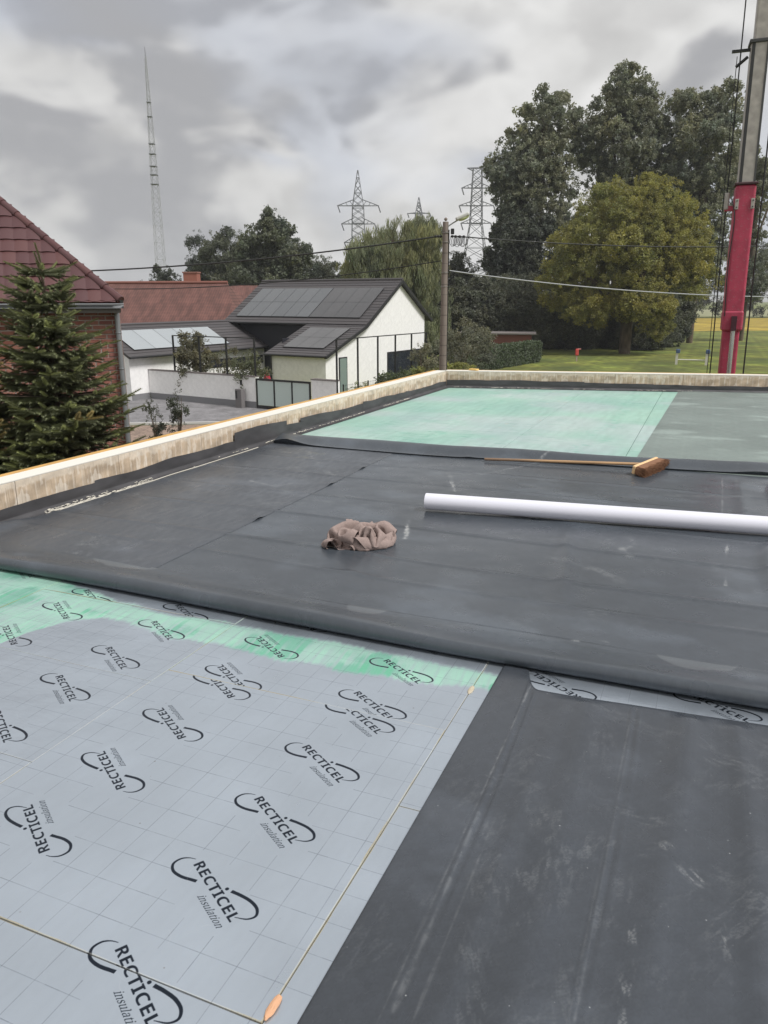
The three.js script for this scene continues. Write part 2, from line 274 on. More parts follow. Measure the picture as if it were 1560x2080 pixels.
const boards = [
  [-1.92, -0.725, -1.073, 0.12, [...norm(-1.042, 0.18, 6), ...revd(-1.64, 0.17, 6)]],
  [-1.92, -0.725, -2.305, -1.073, [...norm(-1.04, -1.036, 5), ...revd(-1.643, -1.06, 5)]],
  [-1.92, -0.725, -3.50, -2.305, [...norm(-1.035, -2.355, 5, 0.298), ...revd(-1.64, -2.365, 5, 0.3)]],
  [-3.10, -1.92, -1.60, -1.0, [...norm(-2.2, -1.11, 3), ...revd(-2.79, -1.2, 3)]],
  [-3.10, -1.92, -2.20, -1.60, [...norm(-2.2, -1.712, 3), ...revd(-2.79, -1.71, 3)]],
  [-3.10, -1.92, -2.80, -2.20, [...norm(-2.2, -2.30, 3), ...revd(-2.79, -2.32, 3)]],
  [-3.10, -1.92, -3.40, -2.80, [...norm(-2.22, -2.81, 3), ...norm(-2.79, -2.795, 3)]],
  [-4.22, -3.10, -2.52, -1.92, [...norm(-3.4, -2.03, 3), ...revd(-3.98, -2.2, 3)]],
  [-4.22, -3.10, -3.12, -2.52, [...norm(-3.4, -2.66, 3), ...revd(-3.98, -2.7, 3)]],
];
boards.forEach(([x0, x1, z0, z1, m], i) => board(x0, x1, z0, z1, boardMaterial(x0, x1, z0, z1, m, i + 1), [0, 0.0015, 0.0, 0.001, 0.0005, 0, 0.001, 0, 0.001][i]));
board(-3.10, -1.92, -1.0, 0.2, foilMat); board(-4.3, -3.1, -1.92, -0.7, foilMat); board(-4.3, -3.1, -0.7, 0.2, foilMat);
// narrow strips beside the covered half
const stripMats = [boardMaterial(-0.725, 0.475, -1.856, -0.656, [], 21), boardMaterial(-0.725, 0.475, -3.056, -1.856, [...norm(-0.42, -2.8, 1).map((m) => [m[0], m[1], 1]), [0.16, -2.84, 0]], 22)];
board(-0.725, 0.475, -1.856, -0.656, stripMats[0], -0.001); board(-0.725, 0.475, -3.056, -1.856, stripMats[1], -0.0005);
board(-0.725, 0.475, -0.656, 0.3, foilMat); 
{ const m = boardMaterial(0.475, 1.675, -3.2, -2.6, [[0.76, -2.86, 1], [1.36, -2.8, 0]], 23); board(0.475, 1.675, -3.2, -2.6, m); }
// green primed boards of the far half
const primedTex = (() => {
  const W = 1536, c = canvas(W, W), X = c.getContext('2d'), im = X.createImageData(W, W);
  for (let y = 0; y < W; y++) for (let x = 0; x < W; x++) { const i = (y * W + x) * 4, u = x / W, v = y / W, a = qn(u * 7, v * 7, 3), b = qn(u * 90, v * 20, 5), s = sm(0.35, 0.75, qn(u * 4 + 7, v * 9, 8));
    const k = 0.93 + 0.10 * b; im.data[i] = lerp(134, 178, a * 0.6 + s * 0.4) * k; im.data[i + 1] = lerp(172, 194, a) * k; im.data[i + 2] = lerp(162, 188, a * 0.6 + s * 0.4) * k; im.data[i + 3] = 255; }
  X.putImageData(im, 0, 0);
  for (let i = 0; i < 1900; i++) { const x = rnd() * W, y = rnd() * W, l = 10 + 60 * rnd(), q = fbm(x / W * 3, y / W * 5, 12, 3); X.strokeStyle = `rgba(60,128,106,${0.42 * rnd() * (q > 0.5 ? 1.2 : 0.45)})`; X.lineWidth = 1 + 3 * rnd(); X.beginPath(); X.moveTo(x, y); X.lineTo(x + l, y + 5 * (rnd() - 0.5)); X.stroke(); }
  for (let i = 0; i < 900; i++) { const x = rnd() * W, y = rnd() * W, l = 20 + 80 * rnd(); X.strokeStyle = `rgba(186,222,205,${0.14 * rnd()})`; X.lineWidth = 2 + 6 * rnd(); X.beginPath(); X.moveTo(x, y); X.lineTo(x + l, y + 8 * (rnd() - 0.5)); X.stroke(); }
  // two darker overlaps where one roller lane meets the next, broken into dabs
  for (const lane of [0.3, 0.66]) for (let i = 0; i < 520; i++) { const y = rnd() * W, x = (lane + 0.02 * (fbm(y / 90, lane * 9, 1, 3) - 0.5) * 4 + 0.022 * (rnd() + rnd() - 1)) * W; X.fillStyle = `rgba(84,160,134,${0.16 * rnd()})`; X.beginPath(); X.ellipse(x, y, 3 + 12 * rnd(), 2 + 4 * rnd(), 0, 0, 7); X.fill(); }
  for (let i = 0; i < 40; i++) { X.fillStyle = `rgba(206,172,150,${0.3 * rnd()})`; const a = (rnd() * 2 - 1) * 30, s = 0.45 + 0.12 * (rnd() - 0.5), yy = rnd() * W; X.beginPath(); X.ellipse(s * W + a, yy, 2 + 6 * rnd(), 3 + 8 * rnd(), 0.4, 0, 7); X.fill(); }
  return ctex(c);
})();
{
  const m = new THREE.MeshStandardMaterial({ map: primedTex, roughness: 0.55, bumpMap: noiseRough, bumpScale: 0.0015 });
  const X0 = -4.25, X1 = 0.6, Z0 = -14.1, Z1 = -6.9;
  for (let c = 0; c < 4; c++) for (let r = 0; r < 12; r++) {
    const x0 = X0 + c * 1.2, x1 = x0 + 1.2, z1 = Z1 - r * 0.6 + (c % 2 ? 0.22 : 0), z0 = z1 - 0.6, g = rbox(1.196, 0.1, 0.596, 0.004, 0, -0.05, 0, 1), p = g.attributes.position, uv = new Float32Array(p.count * 2);
    if (x0 < -4 && z0 < -12.9) continue;
    for (let i = 0; i < p.count; i++) { uv[2 * i] = ((x0 + x1) / 2 + p.getX(i) - X0) / 4.85; uv[2 * i + 1] = 1 - ((z0 + z1) / 2 + p.getZ(i) - Z0) / 7.4; }
    g.setAttribute('uv', new THREE.BufferAttribute(uv, 2));
    part('insulation_board', g, m, building, [(x0 + x1) / 2, ROOF + 0.001 * hash(c, r, 2), (z0 + z1) / 2], r + c ? undefined : 'insulation board painted with green primer');
  }
}
{ // roof deck below the boards and beside them
  const g = new THREE.Shape([[-4.5, -1.5], [4.5, -1.5], [4.5, 14.5], [-4.25, 12.72]].map(([x, y]) => new THREE.Vector2(x, y)));
  part('roof_deck', new THREE.ExtrudeGeometry(g, { depth: 0.02, bevelEnabled: false }).rotateX(-Math.PI / 2), mat(0.2, 0.2, 0.2, 0.9), building, [0, ROOF - 0.13, 0]);
}
// orange foam smear at a board corner
{
  const g = new THREE.IcosahedronGeometry(1, 3), p = g.attributes.position;
  for (let i = 0; i < p.count; i++) { const n = 0.7 + 0.7 * fbm(p.getX(i) * 2 + 5, p.getY(i) * 2, p.getZ(i) * 2, 3); p.setXYZ(i, p.getX(i) * 0.010 * n, Math.max(-0.2, p.getY(i)) * 0.007 * n, p.getZ(i) * 0.030 * n); }
  g.computeVertexNormals();
  part('foam_smear', g, mat(0.6, 0.34, 0.2, 0.8), building, [-0.722, ROOF + 0.003, -1.115], 'orange foam smear at the board corner');
  part('foam_smear', g, mat(0.46, 0.4, 0.3, 0.8), building, [-0.724, ROOF + 0.001, -2.62]);
}
// parapets -----------------------------------------------------------
const plasterTex = (seed) => { // grey beige mineral board with adhesive brushed on in uneven vertical laps
  const W = 1024, Hh = 256, c = canvas(W, Hh), X = c.getContext('2d'), im = X.createImageData(W, Hh);
  for (let y = 0; y < Hh; y++) for (let x = 0; x < W; x++) {
    const i = (y * W + x) * 4, xx = x + 14 * (qn(x / 30, y / 60, seed + 7) - 0.5), lap = Math.floor(xx / 52 + 0.8 * qn(xx / 70, 1, seed)), tone = hash(lap, 2, seed) - 0.5, top_ = 26 + 50 * hash(lap, 5, seed) + 22 * qn(x / 16, 2, seed);
    const wet = sm(top_ - 9, top_ + 9, y) * sm(0, 14, ((xx / 52 + 0.8 * qn(xx / 70, 1, seed)) % 1) * 52), a = qn(x / 46, y / 46, seed) - 0.5, b = qn(x / 5, y / 60, seed + 3) - 0.5, d = qn(x / 90, y / 70, seed + 5) - 0.5;
    const k = 1 + 0.24 * a + 0.07 * b + 0.2 * d + tone * 0.12 * wet - 0.10 * wet, w2 = sm(0.58, 0.68, qn(x / 26, y / 90, seed + 9)) * 0.5;
    im.data[i] = lerp(200 * k, 224, w2); im.data[i + 1] = lerp((186 - 7 * wet) * k, 216, w2); im.data[i + 2] = lerp((168 - 14 * wet) * k, 204, w2); im.data[i + 3] = 255;
  }
  X.putImageData(im, 0, 0);
  let s = seed * 77; const r2 = () => { s = (s * 16807 + 5) % 2147483647; return s / 2147483647; };
  for (let i = 0; i < 130; i++) { X.strokeStyle = r2() < 0.5 ? `rgba(110,92,76,${0.25 * r2()})` : `rgba(238,232,222,${0.3 * r2()})`; X.lineWidth = 1 + 3 * r2(); const a = r2() * W, t = r2() * 120; X.beginPath(); X.moveTo(a, t); X.quadraticCurveTo(a + 8 * r2(), t + 60, a + 12 * (r2() - 0.5), t + 40 + 150 * r2()); X.stroke(); }
  return ctex(c);
};
const plaster = [3, 8, 15].map((s) => new THREE.MeshStandardMaterial({ map: plasterTex(s), roughness: 0.9 }));
const paleTop = mat(0.7, 0.67, 0.61, 0.85), timberMat = new THREE.MeshStandardMaterial({ map: noiseTex(512, 64, (u, v) => { const k = 0.8 + 0.3 * tn(u * 0.5, v, 14, 2, 4); return [204 * k, 160 * k, 92 * k]; }), roughness: 0.8 });
const flashTex = noiseTex(512, 256, (u, v) => { const n = tn(u, v, 8, 4, 5), k = 0.8 + 0.45 * n; return [66 * k, 65 * k, 67 * k]; });
const flashMat = new THREE.MeshStandardMaterial({ map: flashTex, roughness: 0.6 });
const glueMat = mat(0.56, 0.53, 0.46, 0.85);
function parapet(a, b, label, outer, opts) {          // a to b along the inner foot; inner side on the right hand of a->b
  const g = new THREE.Group(); g.name = 'parapet'; g.userData.label = label; const d = b.clone().sub(a), L = d.length(), ang = -Math.atan2(d.z, d.x);
  g.position.set(a.x, ROOF, a.z); g.rotation.y = ang; building.add(g);   // local x along the wall, +z towards the roof side
  const Ht = 0.268, T = opts.T;
  part('core', box(L, Ht + 0.2, T - 0.02, L / 2, Ht / 2 - 0.1 - 0.008, -T / 2 - 0.012), mat(0.6, 0.56, 0.5, 0.9), g);
  for (let x = 0, i = 0; x < L - 0.02; i++) {          // facing panels, butt jointed
    const w = Math.min(opts.step * (0.8 + 0.4 * hash(i, 3, opts.seed)), L - x), q = rbox(w - 0.004, Ht + 0.01, 0.022, 0.003, x + w / 2, Ht / 2 - 0.004, -0.011 + 0.003 * (hash(i, 9, opts.seed) - 0.5), 1), p = q.attributes.position, uv = new Float32Array(p.count * 2);
    for (let k = 0; k < p.count; k++) { uv[2 * k] = (p.getX(k)) / 1.7; uv[2 * k + 1] = p.getY(k) / 0.3; }
    q.setAttribute('uv', new THREE.BufferAttribute(uv, 2)); part('facing_panel', q, plaster[i % 3], g); x += w;
  }
  const n = Math.ceil(L / 2.4);                        // pale capping strips
  for (let i = 0; i < n; i++) { const w = L / n; part('capping_strip', rbox(w - 0.003, 0.012, T - opts.edge, 0.003, (i + 0.5) * w, Ht + 0.007 + 0.0015 * hash(i, 4, 9), -(T - opts.edge) / 2 + 0.001, 1), paleTop, g); }
  for (let i = 0; i < n; i++) { const w = L / n; part('timber_edge', boxUV(rbox(w - 0.004, 0.04, opts.edge - 0.004, 0.004, (i + 0.5) * w + 0.01, Ht - 0.008 + 0.003 * hash(i, 7, 2), -T + opts.edge / 2, 1)), timberMat, g); }
  return { g, L };
}
// strips of black rubber turned up the foot of the parapet, their top edges cut by hand
function upstand(g, x0, x1, h0, h1, off, seed) {
  const n = Math.max(6, Math.ceil((x1 - x0) / 0.07));
  const geo = sheet(n, 7, (u, v) => {
    const x = lerp(x0, x1, u), h = lerp(h0, h1, u) + 0.018 * (fbm(x * 2.6, seed, 2, 3) - 0.5) * 2, t = v;
    const prof = [[0.075, 0.006], [0.035, 0.0075], [0.012, 0.014], [0.005, 0.035], [0.004, 0.1], [0.004, 0.2], [0.004, 1], [0.001, 1.0]][Math.round(t * 7)];
    const y = prof[1] < 0.05 ? prof[1] : Math.min(h, prof[1] * h + (prof[1] < 1 ? 0.02 : 0)); const z = prof[0] + 0.014 * (fbm(x * 3, y * 6, seed, 3) - 0.25) * sm(0.03, 0.1, y);
    return V(x, y, z + off + 0.0105);
  }, (p) => [p.x / 1.3, p.y / 0.5]);
  return part('upstand_strip', geo, flashMat, g);
}
function glueLine(g, x0, x1, z, y, n, seed) {          // crumbs of dried adhesive along a joint, one joined part
  const a = []; let s = seed; const r2 = () => { s = (s * 16807 + 3) % 2147483647; return s / 2147483647; };
  for (let i = 0; i < n; i++) { const q = new THREE.IcosahedronGeometry(1, 0), x = lerp(x0, x1, r2()), cl = fbm(x * 3, seed, 1, 3); if (cl < 0.42) continue; const k = 0.002 + 0.006 * r2() * cl * 1.5; q.scale(k * (1 + 3 * r2()), k * 0.6, k).translate(x, y + 0.012 * r2() * r2(), z + 0.03 * (r2() - 0.5) * r2()); a.push(q); }
  const m = part('adhesive_residue', merge(a), glueMat, g); m.userData.kind = 'stuff';
}
{
  const L1 = parapet(NEAR_L, CORNER, 'left parapet with stained pale facing', true, { T: 0.235, edge: 0.075, step: 1.2, seed: 4 });
  const g = L1.g;                                      // local x = distance from the near end; camera abreast at about 1.6
  const cuts = [[0.3, 4.62, 0.13, 0.13], [4.55, 6.1, 0.105, 0.115], [6.03, 7.95, 0.122, 0.125], [7.9, 8.9, 0.205, 0.19], [8.86, 9.25, 0.125, 0.13], [9.2, 10.9, 0.165, 0.13], [10.85, 12.4, 0.15, 0.115], [12.35, L1.L - 0.01, 0.12, 0.11]];
  cuts.forEach((c, i) => upstand(g, c[0], c[1], c[2], c[3], i * 0.0016 % 0.005, i + 2));
  glueLine(g, 3.5, 13.8, 0.035, 0.014, 900, 31); glueLine(g, 4.2, 7.2, 0.075, 0.012, 420, 77);
  // a pale cord of sealant along the toe of the upstand
  part('sealant_bead', tube(Array.from({ length: 14 }, (_, i) => V(5.6 + i * 0.2, 0.013, 0.094 + 0.012 * (hash(i, 2, 5) - 0.5))), 0.0042, 60, 6), glueMat, g);
  part('sealant_bead', tube(Array.from({ length: 9 }, (_, i) => V(4.0 + i * 0.2, 0.012, 0.11 + 0.014 * (hash(i, 4, 5) - 0.5))), 0.003, 40, 6), glueMat, g);
  const L2 = parapet(CORNER.clone(), FAR_R, 'far parapet with streaked facing', true, { T: 0.22, edge: 0.06, step: 1.2, seed: 11 });
  [[0.02, 2.3, 0.135, 0.13], [2.26, 3.4, 0.12, 0.115], [3.36, 5.4, 0.10, 0.105], [5.35, L2.L - 0.02, 0.105, 0.1]].forEach((c, i) => upstand(L2.g, c[0], c[1], c[2], c[3], (i % 2) * 0.002, i + 20));
  glueLine(L2.g, 0, 4, 0.05, 0.012, 200, 55);
}
// scrap of yellow foam lying on the far parapet
{ const c = V(-3.68, ROOF + 0.283, -12.82); one('foam_offcut', toCreasedNormals(rbox(0.16, 0.028, 0.09, 0.012, 0, 0.014, 0, 2), 0.6), mat(0.72, 0.48, 0.16, 0.9), 'small yellow foam offcut lying on the far parapet', 'offcut', c.toArray(), -0.3); }
// ---------------------------------------------------------------- black rubber membranes
function scuffed(W, Hh, wm, hm, base, seed, draw, dust = 0.62) {   // canvas in metres for strokes
  const c = canvas(W, Hh), X = c.getContext('2d'), im = X.createImageData(W, Hh);
  for (let y = 0; y < Hh; y++) for (let x = 0; x < W; x++) { const i = (y * W + x) * 4, u = x / W * wm, v = y / Hh * hm, a = qn(u * 1.3, v * 1.3, seed), b = qn(u * 30, v * 30, seed + 2), g_ = qn(u * 170, v * 170, seed + 8), k = 0.78 + 0.26 * a + 0.10 * b + 0.14 * g_ + 0.2 * sm(0.55, 0.8, qn(u * 2.1 + 9, v * 3.1, seed + 5)); im.data[i] = base[0] * k; im.data[i + 1] = base[1] * k; im.data[i + 2] = base[2] * k; im.data[i + 3] = 255; }
  let s = seed * 313 + 1; const r2 = () => { s = (s * 16807 + 7) % 2147483647; return s / 2147483647; };
  const tint = (x, y, al) => { al *= dust; const i = (y * W + x) * 4; for (let k = 0; k < 3; k++) im.data[i + k] = lerp(im.data[i + k], [190, 189, 185][k], al); };
  const region = (x0, x1, y0, y1, fn) => { const a = Math.max(0, Math.floor(x0 / wm * W)), b = Math.min(W - 1, Math.ceil(x1 / wm * W)), c0 = Math.max(0, Math.floor(y0 / hm * Hh)), d = Math.min(Hh - 1, Math.ceil(y1 / hm * Hh)); for (let y = c0; y <= d; y++) for (let x = a; x <= b; x++) { const al = fn(x / W * wm, y / Hh * hm); if (al > 0.004) tint(x, y, Math.min(0.95, al)); } };
  // rubbed dust: an uneven patch with a streaky grain
  const smudge = (x, y, l, w, a, al) => { const ca = Math.cos(a), sa = Math.sin(a), o = r2() * 50, R = Math.max(l, w); region(x - R, x + R, y - R, y + R, (px, py) => { const dx = px - x, dy = py - y, p = dx * ca + dy * sa, q = -dx * sa + dy * ca, e = (p / l) ** 2 + (q / w) ** 2; return e > 1 ? 0 : al * Math.min(1, 2.2 * (1 - e)) * sm(0.44, 0.62, qn(p * 26 + o, q * 90, o)) * sm(0.40, 0.62, qn(px * 11, py * 11, o + 1)) * (0.25 + 0.75 * sm(0.42, 0.58, qn(px * 190, py * 190, o + 2))); }); };
  // chalk line: crumbly, broken, along a polyline
  const scratch = (pts, w, al) => { const o = r2() * 50; for (let i = 0; i < pts.length - 1; i++) { const [x0, y0] = pts[i], [x1, y1] = pts[i + 1], L = Math.hypot(x1 - x0, y1 - y0), m = w * 3; region(Math.min(x0, x1) - m, Math.max(x0, x1) + m, Math.min(y0, y1) - m, Math.max(y0, y1) + m, (px, py) => { const t = Math.min(1, Math.max(0, ((px - x0) * (x1 - x0) + (py - y0) * (y1 - y0)) / (L * L))), wob = (qn(px * 12, py * 12, o) - 0.5) * w * 3, d = Math.hypot(px - x0 - t * (x1 - x0), py - y0 - t * (y1 - y0)) + wob; return al * Math.exp(-((d / w) ** 2)) * (0.35 + 0.65 * sm(0.36, 0.6, qn(px * 40, py * 40, o))) * sm(0.30, 0.62, qn(px * 2.5, py * 2.5, o + 2)); }); } };
  const queue = [], later = (fn) => queue.push(fn);
  const spots = (n, al) => later(() => { for (let i = 0; i < n; i++) { X.fillStyle = `rgba(220,220,216,${al * (0.2 + 0.8 * r2() * r2())})`; X.beginPath(); X.arc(r2() * wm, r2() * hm, 0.0008 + 0.0018 * r2() * r2(), 0, 7); X.fill(); } });
  draw({ X, smudge, scratch, spots, r2, later });
  X.putImageData(im, 0, 0); X.setTransform(W / wm, 0, 0, Hh / hm, 0, 0); X.lineCap = 'round';
  for (const f of queue) f();
  return ctex(c);
}
const rubber = (map, rough = 0.5) => new THREE.MeshStandardMaterial({ map, roughness: rough, roughnessMap: (() => { const t = noiseRough.clone(); t.repeat.set(3, 3); return t; })(), bumpMap: noiseRough, bumpScale: 0.0006 });
const gauss = (x, s) => Math.exp(-((x / s) ** 2));
// main sheet: front edge rolled under, rear edge folded back over itself
{
  const X0 = -4.12, X1 = 2.6, UW = X1 - X0, ZF = -2.9, ZB = -7.7;
  const nose = (x) => -2.860 - 0.006 * Math.sin(x * 1.7) - 0.04 * sm(-1, -3.6, x) - 0.008 * (fbm(x * 2.3, 6, 2, 3) - 0.5);
  const lap = (x) => -3.20 - 0.12 * sm(-1.4, -4.2, x) - 0.03 * sm(0, 0.6, x) + 0.008 * Math.sin(x * 3.1);
  const edge = (x) => -6.84 - 0.10 * (x + 2.7) * sm(-2.9, -1.5, x) - 0.03 * (fbm(x * 1.5, 2, 3, 3) - 0.5) - 0.04 * sm(-3.3, -4, x);
  const lift = (x) => 0.004 + 0.006 * fbm(x * 1.7, 3, 4, 2) + 0.011 * Math.max(0, gauss(x + 3.95, 0.16) * 4) + 0.008 * gauss(x + 2.0, 0.05) + 0.022 * gauss(x - 0.5, 0.16);
  const wr = (x, z) => {
    let h = 0.010 * (fbm(x * 0.9, z * 0.9, 4, 3) - 0.5) + 0.0045 * (fbm(x * 3.2, z * 3.2, 9, 3) - 0.5);
    for (const [zc, a] of [[-3.62, 0.005], [-3.95, 0.007], [-4.55, 0.008], [-5.1, 0.006], [-5.75, 0.007], [-6.3, 0.006]]) h += a * gauss(z - zc - 0.03 * Math.sin(x * 1.4 + zc), 0.02) * (0.4 + fbm(x * 2, zc, 3, 2));
    const wave = (cx, a, s, z0, z1) => a * gauss(x - cx(z), s) * sm(z0, z0 + 0.35, z) * sm(z1, z1 - 0.35, z);
    h += wave((q) => 0.46 + 0.05 * Math.sin(q * 3) - (q + 4) * 0.03, 0.032, 0.045, -5.2, -3.3) + wave((q) => 0.60 + 0.03 * Math.sin(q * 2.2), 0.026, 0.032, -6.9, -3.4);
    h += wave((q) => -0.72 + 0.14 * (q + 4.8), 0.02, 0.05, -5.0, -3.5) + wave((q) => 0.34, 0.008, 0.05, -7, -5.4);
    h += wave((q) => -1.72 + 0.06 * (q + 4), 0.009, 0.07, -4.4, -3.2);
    return h;
  };
  const NV = 340, NU = 300;
  // profile: f in 0..1 -> front roll, flat field, rear fold
  const fn = (u, v) => {
    const x = X0 + u * UW, j = Math.round(v * NV);
    const bulge = 0.94 + 0.26 * (fbm(x * 1.3, 5, 6, 3) - 0.5) * 2;
    if (j <= 34) {                                     // front roll: from underside round the nose up to the lap edge
      const R = 0.037 * bulge, zc = nose(x) - R, yc = R + 0.006;
      if (j <= 18) { const a = -Math.PI * 0.62 + (j / 18) * Math.PI * 1.12; return V(x, yc + R * Math.sin(a) * (a < 0 ? 1 : 0.98), zc + R * Math.cos(a)); }
      const t = (j - 18) / 16, zl = lap(x), z = lerp(zc, zl, t), top = yc + R * 0.98;
      return V(x, ROOF * 0 + lerp(top, 0.0135 + wr(x, zl), Math.pow(sm(0, 1, t), 0.9)) - 0.0035 * Math.sin(t * Math.PI) + 0.004 * (fbm(x * 5, t * 3, 8, 3) - 0.5) * Math.sin(t * Math.PI), z);
    }
    const zl = lap(x), ze = edge(x);
    if (j <= 304) { const t = (j - 35) / 269, z = lerp(zl - 0.002, ze + 0.004, t); return V(x, 0.0085 + Math.max(-0.003, wr(x, z)) * sm(0, 0.06, t) * sm(1, 0.95, t), z); }
    // rear fold
    const t = (j - 305) / 35, wdt = 0.20 + 0.02 * Math.sin(x * 1.3) + 0.02 * sm(0, 1, x), hr = 0.072 * bulge;
    if (j === 305) return V(x, 0.0095, ze - 0.03);
    if (t < 0.6) { const s = (j - 306) / (0.6 * 35 - 1); return V(x, 0.0145 + lift(x) * (1 - s) * (1 - s) + hr * Math.pow(sm(0, 1, s), 0.85), ze - s * wdt + 0.03 * lift(x) * 10 * (1 - s)); }
    const a = Math.PI / 2 - ((t - 0.6) / 0.4) * Math.PI * 1.05, R = hr / 2 + 0.004; return V(x, 0.0145 + hr - R + R * Math.sin(a), ze - wdt - R * Math.cos(a));
  };
  const map = scuffed(2048, 1536, UW, 5.2, [64, 69, 75], 5, ({ X, smudge, scratch, spots, r2, later }) => {
    const P = (x, z) => [x - X0, -2.8 - z + 0];        // metres from the far-left origin; y grows away from the eye
    for (let i = 0; i < 120; i++) { const [x, y] = P(X0 + r2() * UW, -3.2 - r2() * 4); smudge(x, y, 0.1 + 0.4 * r2(), 0.03 + 0.08 * r2(), (r2() - 0.5) * 1.6, 0.30 * r2()); }
    for (let i = 0; i < 12; i++) { const [x, y] = P(-2.6 + 1.8 * (r2() - 0.3), -6 - 0.6 * r2()); smudge(x, y, 0.22, 0.05, 0.4, 0.3); }
    scratch([P(-1.66, -4.33), P(-1.72, -4.52), P(-1.80, -4.75)], 0.012, 1.3);
    scratch([P(-1.74, -5.62), P(-1.85, -5.9), P(-1.95, -6.15)], 0.014, 1.0); scratch([P(-1.95, -6.1), P(-1.7, -6.35)], 0.016, 0.35);
    scratch([P(0.20, -4.2), P(0.21, -4.75), P(0.22, -5.0)], 0.006, 1.1); scratch([P(0.19, -5.5), P(0.2, -6.4), P(0.2, -6.9)], 0.006, 0.9);
    scratch([P(-0.36, -4.9), P(-0.31, -4.75), P(-0.36, -4.62), P(-0.32, -4.5)], 0.02, 0.4);
    scratch([P(-0.75, -4.3), P(-0.45, -4.18), P(-0.3, -4.05)], 0.03, 0.28); scratch([P(-1.75, -6.2), P(-1.35, -6.95)], 0.012, 0.6); scratch([P(-1.42, -6.85), P(-1.3, -7.15)], 0.012, 0.7); scratch([P(0.3, -6.4), P(0.32, -7.3)], 0.012, 0.5);
    scratch([P(-3.6, -5.0), P(-3.2, -5.05)], 0.01, 0.5); scratch([P(-0.2, -6.1), P(0.4, -6.3)], 0.03, 0.25);
    smudge(...P(-0.36, -3.22), 0.09, 0.05, 0.2, 0.9);
    // dull tongues left where the adhesive wet the lap
    later(() => { for (const [xa, xb] of [[-3.2, -2.65], [-1.52, -1.28], [-0.08, 0.28], [1.2, 1.6]]) { X.fillStyle = 'rgba(142,146,148,0.28)'; X.beginPath(); const N = 30; for (let k = 0; k <= N; k++) { const x = lerp(xa, xb, k / N), [a, b] = P(x, lap(x)); k ? X.lineTo(a, b) : X.moveTo(a, b); } for (let k = N; k >= 0; k--) { const x = lerp(xa, xb, k / N), e = Math.sin(Math.PI * Math.min(1, k / N * 1.15)) ** 0.6, [a, b] = P(x, lap(x) + 0.10 * e * (0.75 + 0.5 * noise(x * 14, 2, 4))); X.lineTo(a, b); } X.fill(); }
    for (let i = 0; i < 500; i++) { const x = X0 + r2() * UW, [a, b] = P(x, lap(x) + 0.28 - 0.05 * r2()); X.fillStyle = `rgba(200,200,198,${0.5 * r2() * r2()})`; X.beginPath(); X.arc(a, b, 0.001 + 0.002 * r2(), 0, 7); X.fill(); } });
    spots(520, 0.8);
  });
  const geo = sheet(NU, NV, fn, (p) => [(p.x - X0) / UW, 1 - (-2.8 - p.z) / 5.2]);
  one('rubber_membrane', geo, rubber(map, 0.44), 'large black rubber sheet with rolled front edge, under the white pipe', 'membrane', [0, ROOF, 0]);
  // narrower sheet along the left parapet, lapping over the big one
  const X2 = -4.22, X3 = (z) => -2.742 + 0.006 * Math.sin(z * 2.2);
  const gap = (z) => 0.012 * gauss(z + 4.35, 0.05) + 0.010 * gauss(z + 5.45, 0.05) + 0.012 * gauss(z + 6.1, 0.05);
  const map2 = scuffed(1024, 2048, 1.7, 4.4, [66, 70, 76], 12, ({ smudge, scratch, spots, X, r2, later }) => {
    for (let i = 0; i < 80; i++) smudge(r2() * 1.7, r2() * 4.4, 0.1 + 0.3 * r2(), 0.03 + 0.08 * r2(), r2() * 3, 0.35 * r2());
    for (let i = 0; i < 9; i++) smudge(0.3 + r2() * 1.1, 0.4 + r2() * 2.6, 0.14, 0.04, r2() * 3, 0.7);
    scratch([[0.75, 0.9], [0.95, 1.2]], 0.014, 0.6); scratch([[0.3, 1.0], [0.7, 1.02]], 0.012, 0.6); scratch([[0.9, 2.2], [1.2, 2.3]], 0.012, 0.7);
    later(() => { for (let i = 0; i < 24; i++) { X.fillStyle = `rgba(176,160,104,${0.12 * r2()})`; X.beginPath(); X.ellipse(0.85 + 0.2 * (r2() - 0.5), 1.05 + 0.3 * (r2() - 0.5), 0.01 + 0.03 * r2(), 0.005 + 0.02 * r2(), r2() * 3, 0, 7); X.fill(); } });
    spots(420, 0.85);
  });
  const geo2 = sheet(60, 150, (u, v) => {
    const z = lerp(lap(lerp(-4.2, -2.742, u)) + 0.02, -6.83, v), xr = X3(z), xl = lerp(-4.20, -4.10, v), x = lerp(xl, xr, u), zz = z + (1 - u) * -0.0;
    const e = Math.min(u, 1 - u) * 60; return V(x, 0.0125 + Math.max(-0.0015, wr(x, z)) + 0.0012 + (e < 0.5 ? -0.004 : 0) + gap(z) * sm(0.9, 1, u) + 0.05 * sm(0.08, 0, u) * sm(-3.9, -3.36, z), zz);
  }, (p) => [(p.x + 4.3) / 1.7, (-3.1 - p.z) / 4.4]);
  one('rubber_membrane', geo2, rubber(map2, 0.48), 'narrow scuffed black rubber sheet beside the long parapet', 'membrane', [0, ROOF, 0]);
}
